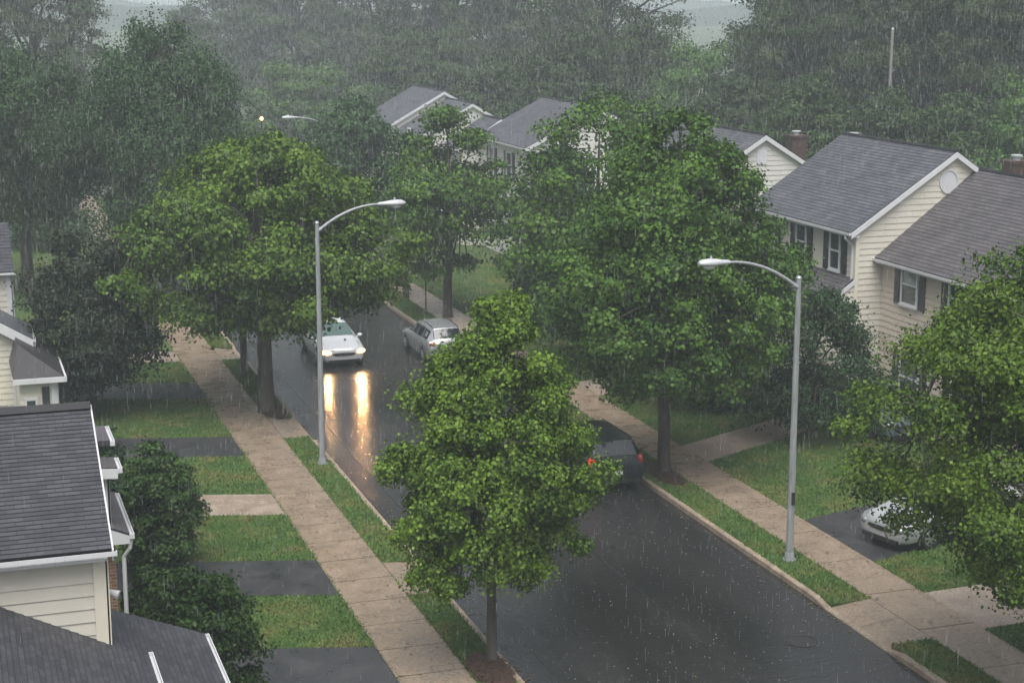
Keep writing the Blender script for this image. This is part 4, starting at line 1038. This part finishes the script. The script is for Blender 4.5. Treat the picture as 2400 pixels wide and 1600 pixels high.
    for sgn in (1, -1):
        hl = blob('headlight', (lamp[0], lamp[1] * sgn, lamp[2]), lamp[3], lamp[4], lamp[5], M['headwarm'] if lit else M['headglass'], rot=sgn * .62)
        blob('bulb', (lamp[0] + .035, (lamp[1] - .03) * sgn, lamp[2] + .005), lamp[3] * .95, lamp[4] * .45, lamp[5] * .7, M['headlit'] if lit else M['rim'], rot=sgn * .45, parent=hl)
        tx, ty, tz, a_, b_, c_ = tail
        blob('taillight', (tx, ty * sgn, tz), a_, b_, c_, M['redlit'] if taillit and sgn > 0 else M['redlens'])
    gx, gw, z0, z1 = grille
    g = MB()
    g.rings([[(gx - .02 * (y / gw) ** 2 + dx, y, z) for (y, z) in ((-gw, z0 + .03), (-gw * .7, z0), (0, z0 - .01), (gw * .7, z0), (gw, z0 + .03), (gw * .95, z1), (0, z1 + .01), (-gw * .95, z1))] for dx in (-.2, .012)]); g.build('grille', M['blackplastic'], root)
    g = MB(); g.rings([[(gx + dx, y, z) for (y, z) in ((-.58, .20), (.58, .20), (.62, .31), (-.62, .31))] for dx in (-.2, .022)]); g.build('lower_intake', M['blackplastic'], root)
    rx_ = st[-1][0]; zz = (st[-1][2] + st[-1][3]) / 2
    g = MB(); g.obox((rx_, 0, zz + .12), (0, 1, 0), (0, 0, 1), (-1, 0, 0), -.17, .17, -.06, .06, -.05, .015); g.build('number_plate', M['plate'], root)
    g = MB(); g.obox((rx_, 0, st[-1][2] + .02), (0, 1, 0), (0, 0, 1), (-1, 0, 0), -st[-1][1] * .95, st[-1][1] * .95, -.06, .05, -.25, .02); g.build('rear_bumper_trim', M['blackplastic'], root)
    for sgn in (1, -1):
        g = MB(); hw = np.interp(0, [-s[0] for s in st], [s[1] for s in st])
        for hx in (.12, -.82):
            g.tube([(hx, hw * .985 * sgn, .80), (hx - .16, hw * .985 * sgn, .81)], .02, 6)
        g.build('door_handle', paint, root)
        if rails:
            g = MB(); i, j = roof_i; a, b = top_pts(i, sgn)[7], top_pts(j, sgn)[7]
            g.tube([(a[0], a[1], a[2] + .01), (a[0] - .12, a[1], a[2] + .06), (b[0] + .12, b[1], b[2] + .06), (b[0], b[1], b[2] + .01)], .018, 6); g.build('roof_rail', M['darkmetal'], root)
    return root

SEDAN = [(2.27, .56, .27, .56, .64, .44, 0), (2.22, .74, .22, .63, .72, .58, 0), (2.04, .84, .19, .70, .79, .66, 0), (1.55, .87, .19, .78, .88, .70, 0), (1.02, .88, .19, .865, .96, .71, 0),
         (.22, .885, .19, .90, 1.39, .56, 1), (-.32, .885, .19, .915, 1.45, .575, 1), (-.95, .88, .19, .925, 1.40, .55, 1), (-1.62, .87, .20, .945, 1.07, .62, 0), (-2.06, .83, .22, .91, 1.02, .64, 0), (-2.22, .76, .28, .80, .92, .60, 0), (-2.26, .66, .34, .66, .80, .5, 0)]
WAGON = [(2.15, .50, .30, .54, .60, .42, 0), (2.09, .70, .24, .62, .70, .57, 0), (1.92, .81, .20, .70, .79, .65, 0), (1.45, .84, .19, .80, .90, .68, 0), (1.0, .85, .19, .88, .99, .69, 0),
         (.28, .855, .19, .92, 1.44, .57, 1), (-.35, .855, .19, .93, 1.50, .585, 1), (-1.05, .85, .19, .945, 1.48, .575, 1), (-1.72, .84, .20, .955, 1.43, .55, 1), (-2.05, .81, .24, .95, 1.03, .60, 0), (-2.15, .75, .28, .82, .90, .58, 0), (-2.18, .68, .34, .66, .76, .5, 0)]
SUV = [(2.33, .56, .34, .70, .78, .48, 0), (2.26, .78, .28, .80, .90, .64, 0), (2.08, .89, .25, .90, .99, .72, 0), (1.55, .92, .24, 1.0, 1.09, .75, 0), (1.05, .925, .24, 1.05, 1.16, .75, 0),
       (.40, .93, .24, 1.08, 1.68, .64, 1), (-.30, .93, .24, 1.09, 1.76, .66, 1), (-1.15, .925, .24, 1.10, 1.75, .655, 1), (-1.98, .91, .25, 1.11, 1.70, .63, 1), (-2.22, .89, .28, 1.10, 1.20, .68, 0), (-2.32, .84, .33, .95, 1.04, .66, 0), (-2.35, .76, .38, .76, .88, .6, 0)]
SD = [(4, 5), (5, 6), (6, 7), (7, 8)]
lampS = (2.17, .685, .585, .085, .23, .105); tailS = (-2.12, .63, .78, .12, .16, .08)
sed = car('sedan', (14.15, 64.35, GZ), R(-90), 'pale silver sedan driving towards the camera with its headlamps lit', M['palesilver'], SEDAN, M['carglass_green'], (5, 7), (4, 5), (7, 8), [(4, 5), (5, 6), (6, 7), (7, 8)], (1.38, -1.32), lit=True, lamp=lampS, tail=tailS, grille=(2.285, .44, .46, .56), cat='car')
wag = car('station_wagon', (18.05, 63.3, GZ), R(90), 'silver station wagon parked at the right kerb, rear towards the camera', M['silver'], WAGON, M['carglass'], (5, 8), (4, 5), (8, 9), [(4, 5), (5, 6), (6, 7), (7, 8)], (1.32, -1.32), rails=True, lamp=(2.06, .66, .62, .07, .2, .085), tail=(-2.06, .64, .86, .13, .15, .085), grille=(2.16, .42, .50, .58))
wag.scale = (.96, .96, .96)
suv = car('suv', (17.78, 45.7, GZ), R(90), 'dark wet suv parked at the right kerb behind the young maple', M['darkpaint'], SUV, M['carglass'], (5, 8), (4, 5), (8, 9), [(4, 5), (5, 6), (6, 7), (7, 8)], (1.42, -1.40), wr=.36, rails=True, taillit=True, lamp=(2.22, .74, .80, .075, .21, .09), tail=(-2.22, .76, 1.06, .12, .10, .19), grille=(2.34, .50, .62, .76), cat='suv')
suv.scale = (.98, .98, .88)
whc = car('sedan', (24.4, 37.05, .008), R(180 + 15), 'silvery white sedan parked nose-out on the driveway under the right-hand maple', M['whitepaint'], SEDAN, M['carglass'], (5, 7), (4, 5), (7, 8), [(4, 5), (5, 6), (6, 7), (7, 8)], (1.38, -1.32), lamp=lampS, tail=tailS, grille=(2.285, .44, .46, .56))
blc = car('sedan', (28.35, 47.4, .004), R(-90), 'blue-grey car parked by the house wall behind the low dark yard tree', M['bluepaint'], SEDAN, M['carglass'], (5, 7), (4, 5), (7, 8), [(4, 5), (5, 6), (6, 7), (7, 8)], (1.38, -1.32), lamp=lampS, tail=tailS, grille=(2.285, .44, .46, .56))
for s in (1, -1):      # the lit headlamps throw real beams down the road
    l = bpy.data.lights.new('headlamp_beam', 'SPOT'); l.energy = 1500; l.color = (1, .52, .20); l.spot_size = R(75); l.spot_blend = .8; l.shadow_soft_size = .09
    o = bpy.data.objects.new('headlamp_beam', l); COL.objects.link(o); o.parent = sed; o.location = (2.22, .64 * s, .60); o.rotation_euler = Vector((-1, 0, .09)).to_track_quat('Z', 'Y').to_euler()

# ------------------------------------------------------------------ rain
def rain():
    n = 85000; g = np.random.default_rng(99)
    d = 14 + (150 - 14) * g.random(n) ** .62; lat = g.uniform(-1, 1, n) * (d * .34 + 4)
    yw = R(18.6); x = d * math.sin(yw) + lat * math.cos(yw); y = d * math.cos(yw) - lat * math.sin(yw); z = g.uniform(.1, 15.5, n)
    h = g.uniform(.04, .12, n) * (1 + d / 160); w = g.uniform(.0015, .0036, n) * (.22 + d / 40)
    tl = g.normal(0, .03, (n, 2)) + np.array([.02, 0])
    V = np.zeros((n, 6, 3), np.float32); c = np.stack([x, y, z], 1)
    up = np.stack([tl[:, 0] * h, tl[:, 1] * h, h], 1)
    V[:, 0] = c - up; V[:, 5] = c + up * 1.1
    for k in range(4):
        a = math.pi / 2 * k + .4; V[:, 1 + k] = c - up * .35; V[:, 1 + k, 0] += w * math.cos(a); V[:, 1 + k, 1] += w * math.sin(a)
    # second, farther curtain of drops, added as a whitish veil for the distant haze
    nf_ = 36000; d = g.uniform(85, 200, nf_); lat = g.uniform(-1, 1, nf_) * (d * .34 + 4)
    c = np.stack([d * math.sin(yw) + lat * math.cos(yw), d * math.cos(yw) - lat * math.sin(yw), g.uniform(.1, 22, nf_)], 1)
    h = g.uniform(.08, .22, nf_); w = g.uniform(.004, .010, nf_); up = np.stack([.02 * h, 0 * h, h], 1)
    V2 = np.zeros((nf_, 6, 3), np.float32); V2[:, 0] = c - up; V2[:, 5] = c + up * 1.1
    for k in range(4):
        a = math.pi / 2 * k + .4; V2[:, 1 + k] = c - up * .35; V2[:, 1 + k, 0] += w * math.cos(a); V2[:, 1 + k, 1] += w * math.sin(a)
    V = np.concatenate([V, V2])
    # splashes just above the wet surfaces
    m = 7000; sx_ = g.uniform(LK + .1, RK - .1, m); sy = 22 + 60 * g.random(m) ** 1.4
    S_ = np.zeros((m, 6, 3), np.float32); c = np.stack([sx_, sy, GZ + g.uniform(.01, .05, m)], 1); r_ = .004 + .014 * g.random(m) ** 3
    S_[:, 0] = c - np.array([0, 0, .5]) * r_[:, None]; S_[:, 5] = c + np.array([0, 0, 1.2]) * r_[:, None]
    for k in range(4):
        a = math.pi / 2 * k; S_[:, 1 + k] = c; S_[:, 1 + k, 0] += r_ * math.cos(a); S_[:, 1 + k, 1] += r_ * math.sin(a)
    V = np.concatenate([V, S_]); n = len(V)
    F = np.array([(0, 2, 1), (0, 3, 2), (0, 4, 3), (0, 1, 4), (5, 1, 2), (5, 2, 3), (5, 3, 4), (5, 4, 1)])
    idx = (np.arange(n)[:, None, None] * 6 + F[None]).astype(np.int32).ravel(); nf = n * 8
    me = bpy.data.meshes.new('rain'); me.vertices.add(n * 6); me.vertices.foreach_set('co', V.ravel())
    me.loops.add(nf * 3); me.loops.foreach_set('vertex_index', idx); me.polygons.add(nf); me.polygons.foreach_set('loop_start', np.arange(0, nf * 3, 3, dtype=np.int32))
    me.materials.append(M['rain']); me.update(calc_edges=True)
    return tag(link('rain', me), kind='stuff')
rain()

# ------------------------------------------------------------------ mist, sky, sun, camera
m, nt, out = newmat('haze_air')
v = N(nt, 'ShaderNodeVolumePrincipled'); v.inputs['Density'].default_value = .0013; v.inputs['Color'].default_value = (.84, .93, 1.0, 1); v.inputs['Anisotropy'].default_value = .15
nt.links.new(v.outputs[0], out.inputs['Volume'])
hb = MB(); hb.box(-2490, 2490, -390, 2590, -1.35, 24); tag(hb.build('haze', m), kind='stuff')

w = bpy.data.worlds.new('World'); S.world = w; w.use_nodes = True; nt = w.node_tree; nt.nodes.clear()
sky = N(nt, 'ShaderNodeTexSky', sky_type='NISHITA'); sky.sun_disc = False; sky.sun_elevation = R(66); sky.sun_rotation = R(200); sky.air_density = 1.0; sky.dust_density = 6.0; sky.ozone_density = 1.0
hs = N(nt, 'ShaderNodeHueSaturation'); hs.inputs['Saturation'].default_value = .35
bg = N(nt, 'ShaderNodeBackground', Strength=.085); wo = N(nt, 'ShaderNodeOutputWorld')
nt.links.new(sky.outputs[0], hs.inputs['Color']); nt.links.new(hs.outputs[0], bg.inputs['Color']); nt.links.new(bg.outputs[0], wo.inputs[0])
sl = bpy.data.lights.new('sun', 'SUN'); sl.energy = 1.5; sl.angle = R(50); sl.color = (1, .97, .93)
so = bpy.data.objects.new('sun', sl); COL.objects.link(so)
el, az = R(66), R(200)
so.rotation_euler = Vector((math.sin(az) * math.cos(el), math.cos(az) * math.cos(el), math.sin(el))).to_track_quat('Z', 'Y').to_euler()

cam = bpy.data.cameras.new('camera'); cam.sensor_width = 36; cam.lens = 36 * 3908 / 2352; cam.clip_start = .5; cam.clip_end = 6000
co = bpy.data.objects.new('camera', cam); COL.objects.link(co); co.location = (0, 0, 14); co.rotation_euler = (R(90 - 11.7), 0, R(-18.6)); S.camera = co
S.view_settings.view_transform = 'Standard'; S.view_settings.look = 'None'; S.view_settings.exposure = 1.0; S.view_settings.gamma = 1.0
cy = S.cycles
cy.max_bounces = 7; cy.diffuse_bounces = 3; cy.glossy_bounces = 3; cy.transmission_bounces = 4; cy.transparent_max_bounces = 10; cy.volume_bounces = 1
cy.sample_clamp_indirect = 3.0; cy.sample_clamp_direct = 0; cy.use_denoising = True
try: cy.denoiser = 'OPENIMAGEDENOISE'; cy.denoising_input_passes = 'RGB_ALBEDO_NORMAL'
except Exception: pass
